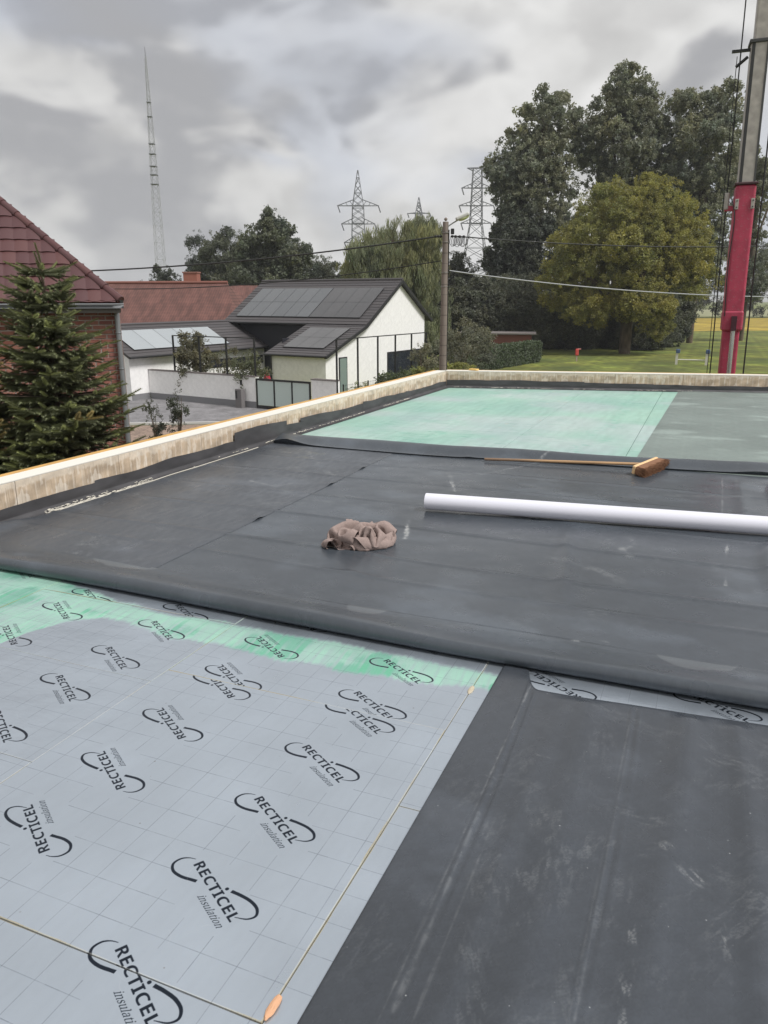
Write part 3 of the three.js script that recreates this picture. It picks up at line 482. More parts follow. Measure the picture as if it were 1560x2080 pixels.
{ // sheet at the right front, lying on the boards
  const X0 = -0.655, X1 = 1.65, Z1 = 0.25;
  const far = (x) => -2.72 - 0.055 * sm(-0.4, 0.4, x) - 0.02 * sm(0.4, 1.5, x) + 0.004 * Math.sin(x * 9);
  const wr = (x, z) => {
    let h = 0.007 * (fbm(x * 1.2, z * 0.7, 14, 3) - 0.5) + 0.003 * (fbm(x * 4, z * 2, 19, 3) - 0.5);
    const c = (x0, k, a, s) => a * gauss(x - x0 - k * (z + 2) - 0.012 * Math.sin(z * 2.3 + x0), s) * (s < 0.03 ? 0.3 + 1.2 * sm(0.35, 0.65, qn(z * 1.4, x0 * 9, 3)) : 0.5 + qn(z * 1.1, x0 * 7, 5));
    h += c(-0.505, 0.012, 0.0035, 0.007) - c(-0.49, 0.012, 0.003, 0.007) + c(-0.475, 0.012, 0.002, 0.006) + c(-0.13, 0.0, 0.004, 0.007) - c(-0.116, 0.0, 0.004, 0.007) + c(-0.10, 0, 0.003, 0.007) + c(-0.40, 0.02, 0.002, 0.02);
    h += c(-0.27, 0.03, 0.017, 0.055) + c(0.03, -0.05, 0.018, 0.055) + c(0.24, 0.03, 0.016, 0.045) + c(0.5, 0.0, 0.016, 0.07) + c(-0.38, -0.02, 0.008, 0.04);
    h += 0.005 * gauss(z + 1.93 + 0.25 * (x - 0), 0.05) * (0.4 + fbm(x * 3, 2, 5, 2));
    h += 0.006 * gauss(x - 0.02, 0.05) * gauss(z + 1.75, 0.16) - 0.004 * gauss(x - 0.06, 0.03) * gauss(z + 1.62, 0.1);
    return h;
  };
  const map = scuffed(1536, 2048, X1 - X0, 3.2, [60, 64, 70], 41, ({ smudge, scratch, spots, r2, X }) => {
    const P = (x, z) => [x - X0, z + 2.9];
    scratch([P(-0.515, -2.75), P(-0.51, -2.2), P(-0.505, -1.8), P(-0.50, -1.2), P(-0.5, -0.6)], 0.004, 0.75);
    scratch([P(-0.49, -1.9), P(-0.48, -1.2)], 0.006, 0.5); scratch([P(-0.44, -1.9), P(-0.43, -1.1)], 0.003, 0.35);
    scratch([P(-0.13, -2.6), P(-0.13, -1.5), P(-0.14, -0.8)], 0.003, 0.35); scratch([P(-0.118, -2.5), P(-0.12, -1)], 0.003, 0.3);
    for (let i = 0; i < 90; i++) smudge(...P(X0 + r2() * 1.6, -2.7 + r2() * 2), 0.06 + 0.3 * r2(), 0.02 + 0.06 * r2(), 1.2 + r2() * 1.2, 0.32 * r2());
    smudge(...P(-0.03, -1.5), 0.16, 0.02, 1.55, 0.8); smudge(...P(-0.02, -1.3), 0.1, 0.015, 1.5, 0.7); smudge(...P(0.07, -1.9), 0.09, 0.035, 0.8, 0.8); smudge(...P(0.09, -1.85), 0.05, 0.02, 0.6, 0.8);
    smudge(...P(-0.38, -2.27), 0.05, 0.02, 0.3, 1); smudge(...P(-0.29, -2.27), 0.04, 0.015, 0.1, 0.7); smudge(...P(0.2, -1.55), 0.2, 0.02, 1.4, 0.6); smudge(...P(-0.3, -1.75), 0.3, 0.05, 1.5, 0.35);
    for (let i = 0; i < 16; i++) smudge(...P(-0.5 + r2() * 1.2, -2.65 + 0.25 * r2()), 0.2, 0.05, 0.5, 0.4 * r2());
    for (let i = 0; i < 10; i++) smudge(...P(-0.55 + r2() * 1.2, -2.1 + 0.3 * r2()), 0.15, 0.04, 0.2, 0.4 * r2());
    spots(420, 0.95);
  }, 0.42);
  const geo = sheet(420, 150, (u, v) => {
    const xx = lerp(X0, X1, u), corner = 0.16 * Math.pow(Math.max(0, 1 - (xx - X0) / 0.16), 2.2) * 0.55;
    const zf = far(xx) - 0.26 * Math.pow(sm(-0.47, -0.6, xx), 1.5), z = lerp(zf + corner * 0, Z1, v * v * 0.35 + v * 0.65), cut = xx < -0.42 ? 0 : 0;
    const e = Math.min(u * 420, (1 - u) * 420, v * 150); return V(xx + cut, (e < 0.5 ? 0.0012 : 0.0045 + Math.max(-0.002, wr(xx, z)) * sm(0, 6, e)), z);
  }, (p) => [(p.x - X0) / (X1 - X0), 1 - (p.z + 2.9) / 3.2]);
  one('rubber_membrane', geo, rubber(map, 0.42), 'black rubber sheet lying on the boards, covering their straight right edge', 'membrane', [0, ROOF + 0.0025, 0]);
}
{ // dull grey sheet on the far half
  const X1 = 3.9, left = (z) => lerp(-0.545, -0.41, (z + 7.5) / -6.1);
  const map = scuffed(1024, 1024, 4.6, 6.8, [112, 122, 118], 61, ({ smudge, spots, r2, X, later }) => { later(() => { for (let i = 0; i < 2600; i++) { X.strokeStyle = r2() < 0.5 ? `rgba(150,168,160,${0.10 * r2()})` : `rgba(66,74,72,${0.12 * r2()})`; X.lineWidth = 0.006 + 0.01 * r2(); const x = r2() * 4.6, y = r2() * 6.8; X.beginPath(); X.moveTo(x, y); X.lineTo(x + 0.05 + 0.2 * r2(), y + 0.01 * (r2() - 0.5)); X.stroke(); } }); spots(160, 0.3); });
  const geo = sheet(90, 130, (u, v) => { const z = lerp(-7.1, -13.62 - 0.24 * u * 3.2, v), x = lerp(left(z), X1, u), e = Math.min(u * 90, (1 - u) * 90); const curl = 0.035 * gauss(z + 7.33, 0.09) * sm(0.035, 0, u);
    return V(x, (e < 0.5 ? 0.0015 : 0.005) + 0.006 * (fbm(x * 1.2, z * 1.2, 33, 3) - 0.35) * sm(0, 0.04, u) + curl, z); }, (p) => [(p.x + 0.6) / 4.6, (-7 - p.z) / 6.8]);
  one('rubber_membrane', geo, rubber(map, 0.85), 'dull greyish rubber sheet lying beside the green primed area', 'membrane', [0, ROOF + 0.0025, 0]);
}
// ---------------------------------------------------------------- things on the roof
{ // white plastic pipe
  const a = V(-1.765, ROOF + 0.0735, -5.015), b = V(2.45, ROOF + 0.0735, -5.51), L = a.distanceTo(b), R = 0.058;
  const pipe = thing('drain_pipe', 'long white plastic pipe lying across the black rubber sheet', 'pipe', a.toArray(), -Math.atan2(b.z - a.z, b.x - a.x));
  const spk = noiseTex(1024, 256, (u, v) => { const n = tn(u, v, 6, 2, 4), sp = hash(Math.floor(u * 1024), Math.floor(v * 256), 5) > 0.9985 ? 0.72 : 1, k = (0.97 + 0.05 * n) * sp; return [222 * k, 222 * k, 232 * k]; });
  spk.repeat.set(1, 1);
  const prof = [[R - 0.0032, 0], [R - 0.0006, 0], [R, 0.003], [R, L], [R - 0.0032, L], [R - 0.0032, 0]].map(([x, y]) => new THREE.Vector2(x, y));
  part('tube', new THREE.LatheGeometry(prof, 64).rotateZ(-Math.PI / 2), new THREE.MeshStandardMaterial({ map: spk, roughness: 0.42 }), pipe);
}
{ // broom: stick along the street side, block and bristles tipped on their side
  const bro = thing('broom', 'broom with wooden stick and brown bristles lying on the black sheet', 'broom', [-0.435, ROOF + 0.01, -6.96], 0.09);
  const wood = noiseTex(64, 1024, (u, v) => { const g = tn(u, v * 1, 5, 3, 3), f = fbm(u * 3, v * 3, 4, 4), dk = sm(0.42, 0.2, v) * sm(0.35, 0.6, f); const k = 0.85 + 0.25 * g; return [lerp(188, 128, dk * 0.8 + 0.25 * f) * k, lerp(152, 104, dk * 0.8 + 0.25 * f) * k, lerp(112, 84, dk * 0.8 + 0.25 * f) * k]; });
  const wm = new THREE.MeshStandardMaterial({ map: wood, roughness: 0.75 });
  part('handle', bar(V(-1.40, 0.022, 0.02), V(0.0, 0.058, 0), 0.0125, 0.0135, 14), wm, bro);
  const headTurn = -0.40;
  const head = new THREE.Group(); head.name = 'head'; head.rotation.y = headTurn; head.rotation.z = -0.12; head.position.set(0, 0.052, 0); bro.add(head);
  const palewood = noiseTex(256, 64, (u, v) => { const k = 0.9 + 0.2 * tn(u, v, 9, 3, 3); return [222 * k, 186 * k, 140 * k]; });
  part('block', rbox(0.03, 0.075, 0.5, 0.01, 0.012, 0, 0, 3), new THREE.MeshStandardMaterial({ map: palewood, roughness: 0.7 }), head);
  const fm = mat(0.22, 0.11, 0.06, 0.95);
  const tuft = []; // bristle mass: many thin fibres fanning out of the block
  for (let i = 0; i < 2600; i++) { const z = rr(-0.245, 0.245), y = rr(-0.03, 0.03), L = rr(0.085, 0.115), sp = 1.35, a = V(0.022, y, z), b = V(0.022 + L, y * sp + rr(-0.008, 0.008) - 0.004, z * 1.06 + rr(-0.01, 0.01)); const g = new THREE.CylinderGeometry(0.0012, 0.0017, a.distanceTo(b), 3, 1, true); g.applyQuaternion(new THREE.Quaternion().setFromUnitVectors(V(0, 1, 0), b.clone().sub(a).normalize())).translate((a.x + b.x) / 2, (a.y + b.y) / 2, (a.z + b.z) / 2); tuft.push(g); }
  const core = rbox(0.095, 0.078, 0.505, 0.026, 0.063, -0.002, 0, 3);
  part('bristles', merge([...tuft, core]), fm, head);
}
{ // crumpled cloth: a square of fabric pushed together and left to settle on the sheet
  const N = 46, rest = 0.0168, n = N * N, P = new Float32Array(n * 3), Q = new Float32Array(n * 3);
  for (let j = 0; j < N; j++) for (let i = 0; i < N; i++) { const k = (j * N + i) * 3, u = i / (N - 1) - 0.5, v = j / (N - 1) - 0.5; P[k] = u * 0.46 + 0.05 * (fbm(u * 6 + 3, v * 6, 1, 3) - 0.5); P[k + 1] = 0.05 + 0.30 * fbm(u * 4 + 9, v * 4, 4, 2) + 0.03 * fbm(u * 14, v * 14, 6, 2); P[k + 2] = v * 0.42 + 0.05 * (fbm(u * 6, v * 6 + 7, 2, 3) - 0.5); }
  Q.set(P);
  const cons = []; const add = (a, b, l, s) => cons.push([a * 3, b * 3, l, s]);
  for (let j = 0; j < N; j++) for (let i = 0; i < N; i++) { const a = j * N + i; if (i < N - 1) add(a, a + 1, rest, 1); if (j < N - 1) add(a, a + N, rest, 1); if (i < N - 1 && j < N - 1) { add(a, a + N + 1, rest * 1.414, 0.35); add(a + 1, a + N, rest * 1.414, 0.35); } if (i < N - 3) add(a, a + 3, rest * 3, 0.05); if (j < N - 3) add(a, a + 3 * N, rest * 3, 0.05); }
  const nc = cons.length, cA = new Int32Array(nc), cB = new Int32Array(nc), cL = new Float32Array(nc), cS = new Float32Array(nc);
  for (let q = 0; q < nc; q++) { const c = cons[q]; cA[q] = c[0]; cB[q] = c[1]; cL[q] = c[2]; cS[q] = c[3]; }
  const STEPS = 140, D = 0.0122;
  for (let s = 0; s < STEPS; s++) {
    const sq = sm(0, 0.6, s / STEPS), open_ = s > 112 ? 1.25 : 1, ax = lerp(0.30, 0.172, sq) * open_, az = lerp(0.28, 0.128, sq) * open_;
    for (let k = 0; k < n * 3; k += 3) for (let c = 0; c < 3; c++) { const v = (P[k + c] - Q[k + c]) * 0.9; Q[k + c] = P[k + c]; P[k + c] += Math.max(-0.004, Math.min(0.004, v)) - (c === 1 ? 0.0005 : 0); }
    for (let it = 0; it < 7; it++) for (let q = 0; q < nc; q++) { const a = cA[q], b = cB[q], l = cL[q], st = cS[q], dx = P[b] - P[a], dy = P[b + 1] - P[a + 1], dz = P[b + 2] - P[a + 2], d = Math.sqrt(dx * dx + dy * dy + dz * dz) || 1e-6, f = 0.5 * st * (d - l) / d; P[a] += dx * f; P[a + 1] += dy * f; P[a + 2] += dz * f; P[b] -= dx * f; P[b + 1] -= dy * f; P[b + 2] -= dz * f; }
    if (s % 2 === 0) { const H = new Map(), key = (x, y, z) => (Math.floor(x / D) + 512) * 1048576 + (Math.floor(y / D) + 512) * 1024 + Math.floor(z / D) + 512; for (let a = 0; a < n; a++) { const q = key(P[a * 3], P[a * 3 + 1], P[a * 3 + 2]); if (!H.has(q)) H.set(q, []); H.get(q).push(a); }
      for (let a = 0; a < n; a++) { const x = P[a * 3], y = P[a * 3 + 1], z = P[a * 3 + 2]; for (let ox = -1; ox < 2; ox++) for (let oy = -1; oy < 2; oy++) for (let oz = -1; oz < 2; oz++) { const L = H.get(key(x + ox * D, y + oy * D, z + oz * D)); if (L) for (let q = 0; q < L.length; q++) { const b = L[q]; if (b <= a) continue; const di = Math.abs((a % N) - (b % N)), dj = Math.abs(Math.floor(a / N) - Math.floor(b / N)); if (di < 2 && dj < 2) continue; const dx = P[b * 3] - P[a * 3], dy = P[b * 3 + 1] - P[a * 3 + 1], dz = P[b * 3 + 2] - P[a * 3 + 2], d2 = dx * dx + dy * dy + dz * dz; if (d2 < D * D && d2 > 1e-10) { const d = Math.sqrt(d2), f = 0.5 * (D - d) / d; P[a * 3] -= dx * f; P[a * 3 + 1] -= dy * f; P[a * 3 + 2] -= dz * f; P[b * 3] += dx * f; P[b * 3 + 1] += dy * f; P[b * 3 + 2] += dz * f; } } } } }
    for (let k = 0; k < n * 3; k += 3) { if (P[k + 1] < 0.002) { P[k + 1] = 0.002; Q[k] = P[k]; Q[k + 2] = P[k + 2]; } const corner = (k / 3) % N < 9 && Math.floor(k / 3 / N) > N - 12, ex = corner ? 1.25 : 1, r = Math.hypot(P[k] / (ax * ex), P[k + 2] / (az * ex * 1.05)), cap = 0.17 * (1.12 - 0.8 * Math.min(1, r) ** 2); if (r > 1) { P[k] /= lerp(1, r, 0.5); P[k + 2] /= lerp(1, r, 0.5); } if (P[k + 1] > cap) P[k + 1] = lerp(P[k + 1], cap, 0.3); }
  }
  const at = (i, j, c) => P[(Math.min(N - 1, Math.max(0, j)) * N + Math.min(N - 1, Math.max(0, i))) * 3 + c], cr = (a, b, c, d, t) => 0.5 * (2 * b + (c - a) * t + (2 * a - 5 * b + 4 * c - d) * t * t + (3 * b - a - 3 * c + d) * t * t * t);
  const SUB = (N - 1) * 5, geo = sheet(SUB, SUB, (u, v) => { const x = u * (N - 1), y = v * (N - 1), i = Math.min(N - 2, Math.floor(x)), j = Math.min(N - 2, Math.floor(y)), fx = x - i, fy = y - j, out = []; for (let c = 0; c < 3; c++) { const row = (jj) => cr(at(i - 1, jj, c), at(i, jj, c), at(i + 1, jj, c), at(i + 2, jj, c), fx); out.push(cr(row(j - 1), row(j), row(j + 1), row(j + 2), fy)); } return V(out[0], Math.max(0.001, out[1]), out[2]); });
  const weave = noiseTex(256, 256, (u, v) => { const k = 0.86 + 0.16 * tn(u, v, 30, 2, 3) + 0.08 * Math.sin(u * 256 * 1.57) * Math.sin(v * 256 * 1.57); return [154 * k, 136 * k, 130 * k]; });
  weave.repeat.set(6, 6);
  const m = new THREE.MeshPhysicalMaterial({ map: weave, roughness: 0.95, sheen: 0.4, sheenColor: new THREE.Color(0.5, 0.42, 0.4), sheenRoughness: 0.6, bumpMap: noiseRough, bumpScale: 0.002 });
  const o = one('cleaning_cloth', geo, m, 'crumpled beige brown cleaning cloth heaped on the black sheet', 'cloth', [-1.86, ROOF + 0.011, -4.13], 0.18);
  o.scale.set(1.06, 1.75, 1.14);
}

// ---------------------------------------------------------------- red brick house beside the roof
{
  const H0 = SITE(-4.52, 13.5), turn = YAW + THREE.MathUtils.degToRad(18.2);
  const house = thing('brick_house', 'red brick house with hipped dark red tiled roof and grey gutter', 'house', H0, turn);
  const EV = 5.5, Wd = 8, Dp = 7.5;                    // corner at the origin, front wall along -x, depth along -z
  const mortar = mat(0.52, 0.47, 0.42, 0.95);
  part('wall', box(Wd - 0.03, EV, Dp - 0.03, -Wd / 2, EV / 2, -Dp / 2), mortar, house);
  const bricks = [[0.36, 0.14, 0.105], [0.40, 0.16, 0.12], [0.29, 0.115, 0.09], [0.42, 0.19, 0.14], [0.33, 0.14, 0.115]].map((c, i) => { const t = noiseTex(64, 32, (u, v) => { const k = 205 + 60 * (tn(u, v, 8, i + 1) - 0.2); return [Math.min(255, k), Math.min(255, k), Math.min(255, k)]; }); return new THREE.MeshStandardMaterial({ color: new THREE.Color().setRGB(...c), map: t, roughness: 0.92 }); });
  const C = 0.0765, BL = 0.218, shapes = [0, 1, 2].map((i) => rbox(0.202 - 0.004 * i, 0.059, 0.1, 0.004, 0, 0, 0, 1)), half = rbox(0.095, 0.059, 0.1, 0.004, 0, 0, 0, 1), rest = [[], [], [], [], []];
  let count = 0;
  for (let r = 0; r * C < EV - 0.05; r++) for (let k = 0; k < 28; k++) {
    const y = r * C + 0.04, off = r % 2 ? 0.109 : 0, x = -0.104 - k * BL - off, dz = 0.004 * (hash(r, k, 4) - 0.5), q = Math.floor(hash(r, k, 8) * 5);
    const visible = y > 3.15 && x > -1.75 && count < 280;
    if (visible) { const b = part('brick', shapes[(r + k) % 3], bricks[q], house, [x, y, -0.05 + 0.004 + dz]); b.rotation.z = 0.012 * (hash(r, k, 6) - 0.5); count++; } else rest[q].push(shapes[0].clone().translate(x, y, -0.05 + 0.004 + dz));
  }
  rest.forEach((a, q) => { if (a.length) { const m = part('brick', merge(a), bricks[q], house); m.userData.kind = 'stuff'; } });
  for (let r = 0; r * C < EV - 0.05; r++) { const y = r * C + 0.04; if (r % 2) { const h = part('half_brick', half, bricks[r % 5], house, [-0.049, y, -0.046]); if (y < 3) house.remove(h); } }
  { const side = []; for (let r = 0; r * C < EV - 0.05; r++) for (let k = 0; k < 32; k++) side.push(rbox(0.1, 0.059, 0.202, 0.004, -0.05 + 0.003, r * C + 0.04, -0.21 - k * BL - (r % 2) * 0.109, 1)); const m = part('brick', merge(side), bricks[0], house); m.userData.kind = 'stuff'; }
  // hipped roof: two visible planes under pantiles
  const pitch = THREE.MathUtils.degToRad(42), O = 0.28, OX = 0.06, ridge = Dp / 2 + O, top = ridge * Math.tan(pitch), E0 = EV - 0.02;
  const roof = new THREE.BufferGeometry();
  const A = [-Wd - O, E0, O], B = [OX, E0, O], Cc = [OX, E0, -Dp - O], D = [-Wd - O, E0, -Dp - O], R1 = [-Wd - O + ridge, E0 + top, O - ridge], R2 = [OX - ridge, E0 + top, O - ridge];
  const tri = [A, B, R2, A, R2, R1, B, Cc, R2, Cc, D, R1, Cc, R1, R2, D, A, R1, A, Cc, B, A, D, Cc].flat();
  roof.setAttribute('position', new THREE.Float32BufferAttribute(tri, 3)); roof.computeVertexNormals();
  const deckM = mat(0.085, 0.03, 0.027, 0.85), rf = part('roof', roof, deckM, house);
  const tiles = [[0.088, 0.034, 0.035], [0.078, 0.031, 0.033], [0.10, 0.04, 0.039], [0.085, 0.036, 0.038]].map((c) => mat(...c, 0.55));
  const TW = 0.205, TL = 0.355, GA = 0.305;
  const pan = (() => { const top_ = sheet(10, 1, (u, v) => { const x = (u - 0.5) * (TW + 0.03), h = 0.030 * Math.pow(Math.max(0, Math.sin(u * Math.PI * 1.0)), 1.4) + 0.008 * Math.cos(u * Math.PI * 2); return V(x, 0.028 + h + 0.024 * (1 - v), -v * TL); });
    const lip = sheet(10, 1, (u, v) => { const x = (u - 0.5) * (TW + 0.03), h = 0.030 * Math.pow(Math.max(0, Math.sin(u * Math.PI)), 1.4) + 0.008 * Math.cos(u * Math.PI * 2); return V(x, 0.028 + h + 0.024 - 0.022 * (1 - v), 0.0005); }); return merge([top_, lip]); })();
  const slope = (along_, rows, place, max) => { const extra = []; let n = 0; for (let r = 0; r < rows; r++) { const s = r * GA, w = along_(s); for (let k = 0; k * TW < w; k++) { const item = [k * TW + TW / 2 + (r % 2 ? 0 : 0), s, r, k]; if (n < max && item[0] < 5.2) { n++; place(item, false); } else extra.push(item); } } return extra; };
  const set = (m, x, s) => { m.position.set(x, E0 + s * Math.sin(pitch), O - s * Math.cos(pitch)); m.rotation.x = pitch; };
  let tcount = 0; const spare = [];
  for (let r = 0; r < 15; r++) { const s = r * GA, x1 = OX - s * Math.cos(pitch); for (let k = 0; ; k++) { const x = x1 - TW * 0.98 - k * TW; if (x < -Wd + s || x < -7.4) break; if (x > -3.6 && tcount < 290) { const m = part('roof_tile', pan, tiles[Math.floor(hash(r, k, 5) * 4)], rf); set(m, x, s - 0.03); m.rotation.y = 0.01 * (hash(r, k, 2) - 0.5); tcount++; } else { const g = pan.clone(); g.rotateX(pitch).translate(x, E0 + (s - 0.03) * Math.sin(pitch), O - (s - 0.03) * Math.cos(pitch)); spare.push(g); } } }
  { const m = part('roof_tile', merge(spare), tiles[0], rf); m.userData.kind = 'stuff'; }
  for (let i = 0; i < 15; i++) { const t = i * 0.305 / Math.cos(pitch) * Math.cos(pitch), a = V(OX - t * Math.cos(pitch), E0 + 0.05 + t * Math.sin(pitch), O - t * Math.cos(pitch)), dir = V(-1, Math.tan(pitch), -1).normalize(), b = a.clone().addScaledVector(dir, 0.46); part('hip_tile', bar(a, b, 0.075, 0.06, 10), tiles[i % 4], rf); }
  const zinc = mat(0.24, 0.25, 0.26, 0.45, { metalness: 0.35 });
  const gut = new THREE.CylinderGeometry(0.065, 0.065, Wd + 0.5, 16, 1, true, 0, Math.PI).rotateX(Math.PI / 2).rotateY(Math.PI / 2);
  const gutter = part('gutter', merge([gut.clone(), bar(V(-(Wd + 0.5) / 2, 0, 0.066), V((Wd + 0.5) / 2, 0, 0.066), 0.012), bar(V((Wd + 0.5) / 2 - 0.004, -0.03, 0), V((Wd + 0.5) / 2, -0.03, 0), 0.05, 0.05, 16)]), zinc, house, [-Wd / 2 - 0.15, EV - 0.03, O + 0.045]);
  part('soffit_board', box(Wd + 0.4, 0.16, 0.02, -Wd / 2 - 0.15, EV - 0.09, O - 0.05), mat(0.16, 0.15, 0.14, 0.7), house);
  const dp = part('downpipe', merge([bar(V(-0.02, 0, 0.075), V(-0.02, EV - 0.14, 0.075), 0.045, 0.045, 14), bar(V(-0.02, EV - 0.16, 0.075), V(-0.02, EV - 0.06, 0.24), 0.043, 0.043, 14)]), zinc, house);
  for (const y of [3.4, 4.4, 5.0]) part('bracket', new THREE.TorusGeometry(0.048, 0.008, 6, 16).rotateX(Math.PI / 2).translate(-0.02, y, 0.075), zinc, dp);
}
// ---------------------------------------------------------------- white house with dark roofs and its yard
const TURNC = YAW - THREE.MathUtils.degToRad(31.32), OR = SITE(-12.97, 43.98);
const YARD = (a, b, y = 0) => { const c = Math.cos(TURNC), s = Math.sin(TURNC); return [OR[0] + a * c - b * s, y, OR[2] - a * s - b * c]; };   // a along the street wall, b away from the street
const renderTex = noiseTex(512, 512, (u, v) => { const k = 0.95 + 0.07 * tn(u, v, 24, 2) + 0.04 * (tn(u, v, 64, 5) - 0.5); return [240 * k, 239 * k, 238 * k]; }); renderTex.repeat.set(0.25, 0.25);
const whiteWall = new THREE.MeshStandardMaterial({ map: renderTex, roughness: 0.9 });
const slate = [[0.062, 0.056, 0.058], [0.07, 0.063, 0.065], [0.055, 0.05, 0.053]].map((c) => mat(...c, 0.55));
const darkTrim = mat(0.018, 0.018, 0.02, 0.5), navy = mat(0.012, 0.013, 0.02, 0.6), steel = mat(0.012, 0.012, 0.013, 0.5);
const glassy = (r, g, b, rough = 0.12) => new THREE.MeshPhysicalMaterial({ color: new THREE.Color().setRGB(r, g, b), roughness: rough, clearcoat: 1, clearcoatRoughness: 0.05 });
// a tiled slope: p0 and p1 are [z, y] of eave and ridge, from x0 to x1
function slopeOf(parent, p0, p1, x0, x1, mats, gauge = 0.32, jitter = 0.01) {
  const L = Math.hypot(p1[0] - p0[0], p1[1] - p0[1]), ang = Math.atan2(p1[1] - p0[1], -(p1[0] - p0[0])), g = new THREE.Group(); g.name = 'roof_slope'; g.position.set((x0 + x1) / 2, p0[1], p0[0]); g.rotation.x = ang; parent.add(g);
  const W = x1 - x0; part('roof_deck', box(W, 0.1, L, 0, -0.052, -L / 2), mats[0], g);
  const n = Math.round(L / gauge);
  for (let i = 0; i < n; i++) { const q = rbox(W + 0.02, 0.028, L / n + 0.05, 0.006, jitter * (hash(i, 3, 3) - 0.5), 0, 0, 1), m = part('tile_course', q.rotateX(-0.07), mats[i % mats.length], g, [0, 0.022, -(i + 0.5) * L / n]); }
  return { g, L, W };
}
function panels(S, cols, rows, x0, w, s0, h, mats, name = 'solar_panel') {
  for (let c = 0; c < cols; c++) for (let r = 0; r < rows; r++) { const m = part(name, rbox(w - 0.03, 0.035, h - 0.03, 0.005, 0, 0, 0, 1), mats[(c + r) % mats.length], S.g, [x0 + (c + 0.5) * w, 0.085, -(s0 + (r + 0.5) * h)]); part('panel_frame', merge([box(0.02, 0.04, h - 0.01, -w / 2 + 0.01, -0.004, 0), box(0.02, 0.04, h - 0.01, w / 2 - 0.01, -0.004, 0), box(w - 0.05, 0.04, 0.015, 0, -0.004, h / 2 - 0.008), box(w - 0.05, 0.04, 0.015, 0, -0.004, -h / 2 + 0.008)]), darkTrim, m); }
}
const prism = (pts, len) => { const g = new THREE.ExtrudeGeometry(new THREE.Shape(pts.map(([b, y]) => new THREE.Vector2(b, y))), { depth: len, bevelEnabled: false }); return boxUV(g.rotateY(Math.PI / 2).translate(-len, 0, 0)); };  // shape (b, y) -> z = -b, extruded towards -x
{
  const h = thing('white_house', 'white gabled house with dark tiled roof and solar panels', 'house', YARD(7.82, 5.66), TURNC);
  part('wall', prism([[0, 0], [0, 2.32], [4.08, 3.84], [4.6, 4.16], [4.6, 0]], 4.0), whiteWall, h);
  part('wall', prism([[4.602, 0], [4.602, 4.16], [8.34, 6.5], [11.82, 4.42], [11.82, 0]], 11.1), whiteWall, h);
  part('cladding', box(7.06, 4.0, 0.06, -4.02 - 3.53, 2.0, -4.57), navy, h, undefined, 'dark recessed front under the eaves');
  part('cladding', box(0.06, 3.2, 3.4, -4.03, 1.6, -2.86), navy, h);
  const low = slopeOf(h, [0.28, 2.36], [-4.08, 3.97], -4.25, 0.22, slate), up = slopeOf(h, [-4.02, 3.99], [-8.36, 6.68], -11.4, 0.22, slate), back = slopeOf(h, [-12.45, 4.12], [-8.38, 6.68], -11.4, 0.22, slate);
  back.g.rotation.x = 0; back.g.rotation.set(0, Math.PI, 0); back.g.rotation.order = 'YXZ'; back.g.rotation.x = Math.atan2(6.68 - 4.12, 4.07);
  part('ridge_cap', bar(V(-11.42, 6.72, -8.37), V(0.24, 6.72, -8.37), 0.1, 0.1, 12), slate[0], h);
  for (const [a, b] of [[[0.3, 2.3], [-4.08, 3.9]], [[-4.04, 3.88], [-8.37, 6.6]], [[-12.47, 4.05], [-8.37, 6.6]]]) part('barge_board', strut(V(0.2, a[1], a[0]), V(0.2, b[1], b[0]), 0.17), darkTrim, h);
  part('gutter', bar(V(-4.25, 2.33, 0.33), V(0.22, 2.33, 0.33), 0.06, 0.06, 12), darkTrim, h);
  part('gutter', bar(V(-11.4, 3.98, -3.97), V(-4.2, 3.98, -3.97), 0.06, 0.06, 12), darkTrim, h);
  part('downpipe', bar(V(-3.95, 0, 0.08), V(-3.95, 2.3, 0.08), 0.05, 0.05, 10), darkTrim, h);
  const pale = [0, 1, 2].map((i) => glassy(0.05 + 0.006 * i, 0.056 + 0.006 * i, 0.064 + 0.006 * i, 0.10)), black = [glassy(0.022, 0.021, 0.024, 0.35), glassy(0.026, 0.024, 0.027, 0.35)];
  panels(up, 6, 2, -5.05, 1.02, 0.62, 1.72, pale); panels(up, 4, 2, 1.1, 0.98, 0.62, 1.72, black);
  panels(low, 3, 2, -1.5, 1.0, 0.9, 1.5, black);
  const win = (x, y, z, w, hh, n) => { const f = part('window', box(0.05, hh, w), darkTrim, h, [x, y, z]); part('pane', box(0.02, hh - 0.14, w - 0.14, 0.025, 0, 0), glassy(0.2, 0.26, 0.26, 0.06), f); return f; };
  win(0.02, 1.1, -1.74, 0.85, 2.2);
  const sl = part('window', box(0.05, 2.2, 5.0), darkTrim, h, [0.02, 1.1, -9.32]);
  for (let i = 0; i < 4; i++) part('pane', box(0.02, 2.0, 1.16, 0.025, 0, -1.83 + i * 1.22), glassy(0.03, 0.035, 0.045, 0.06), sl);
}
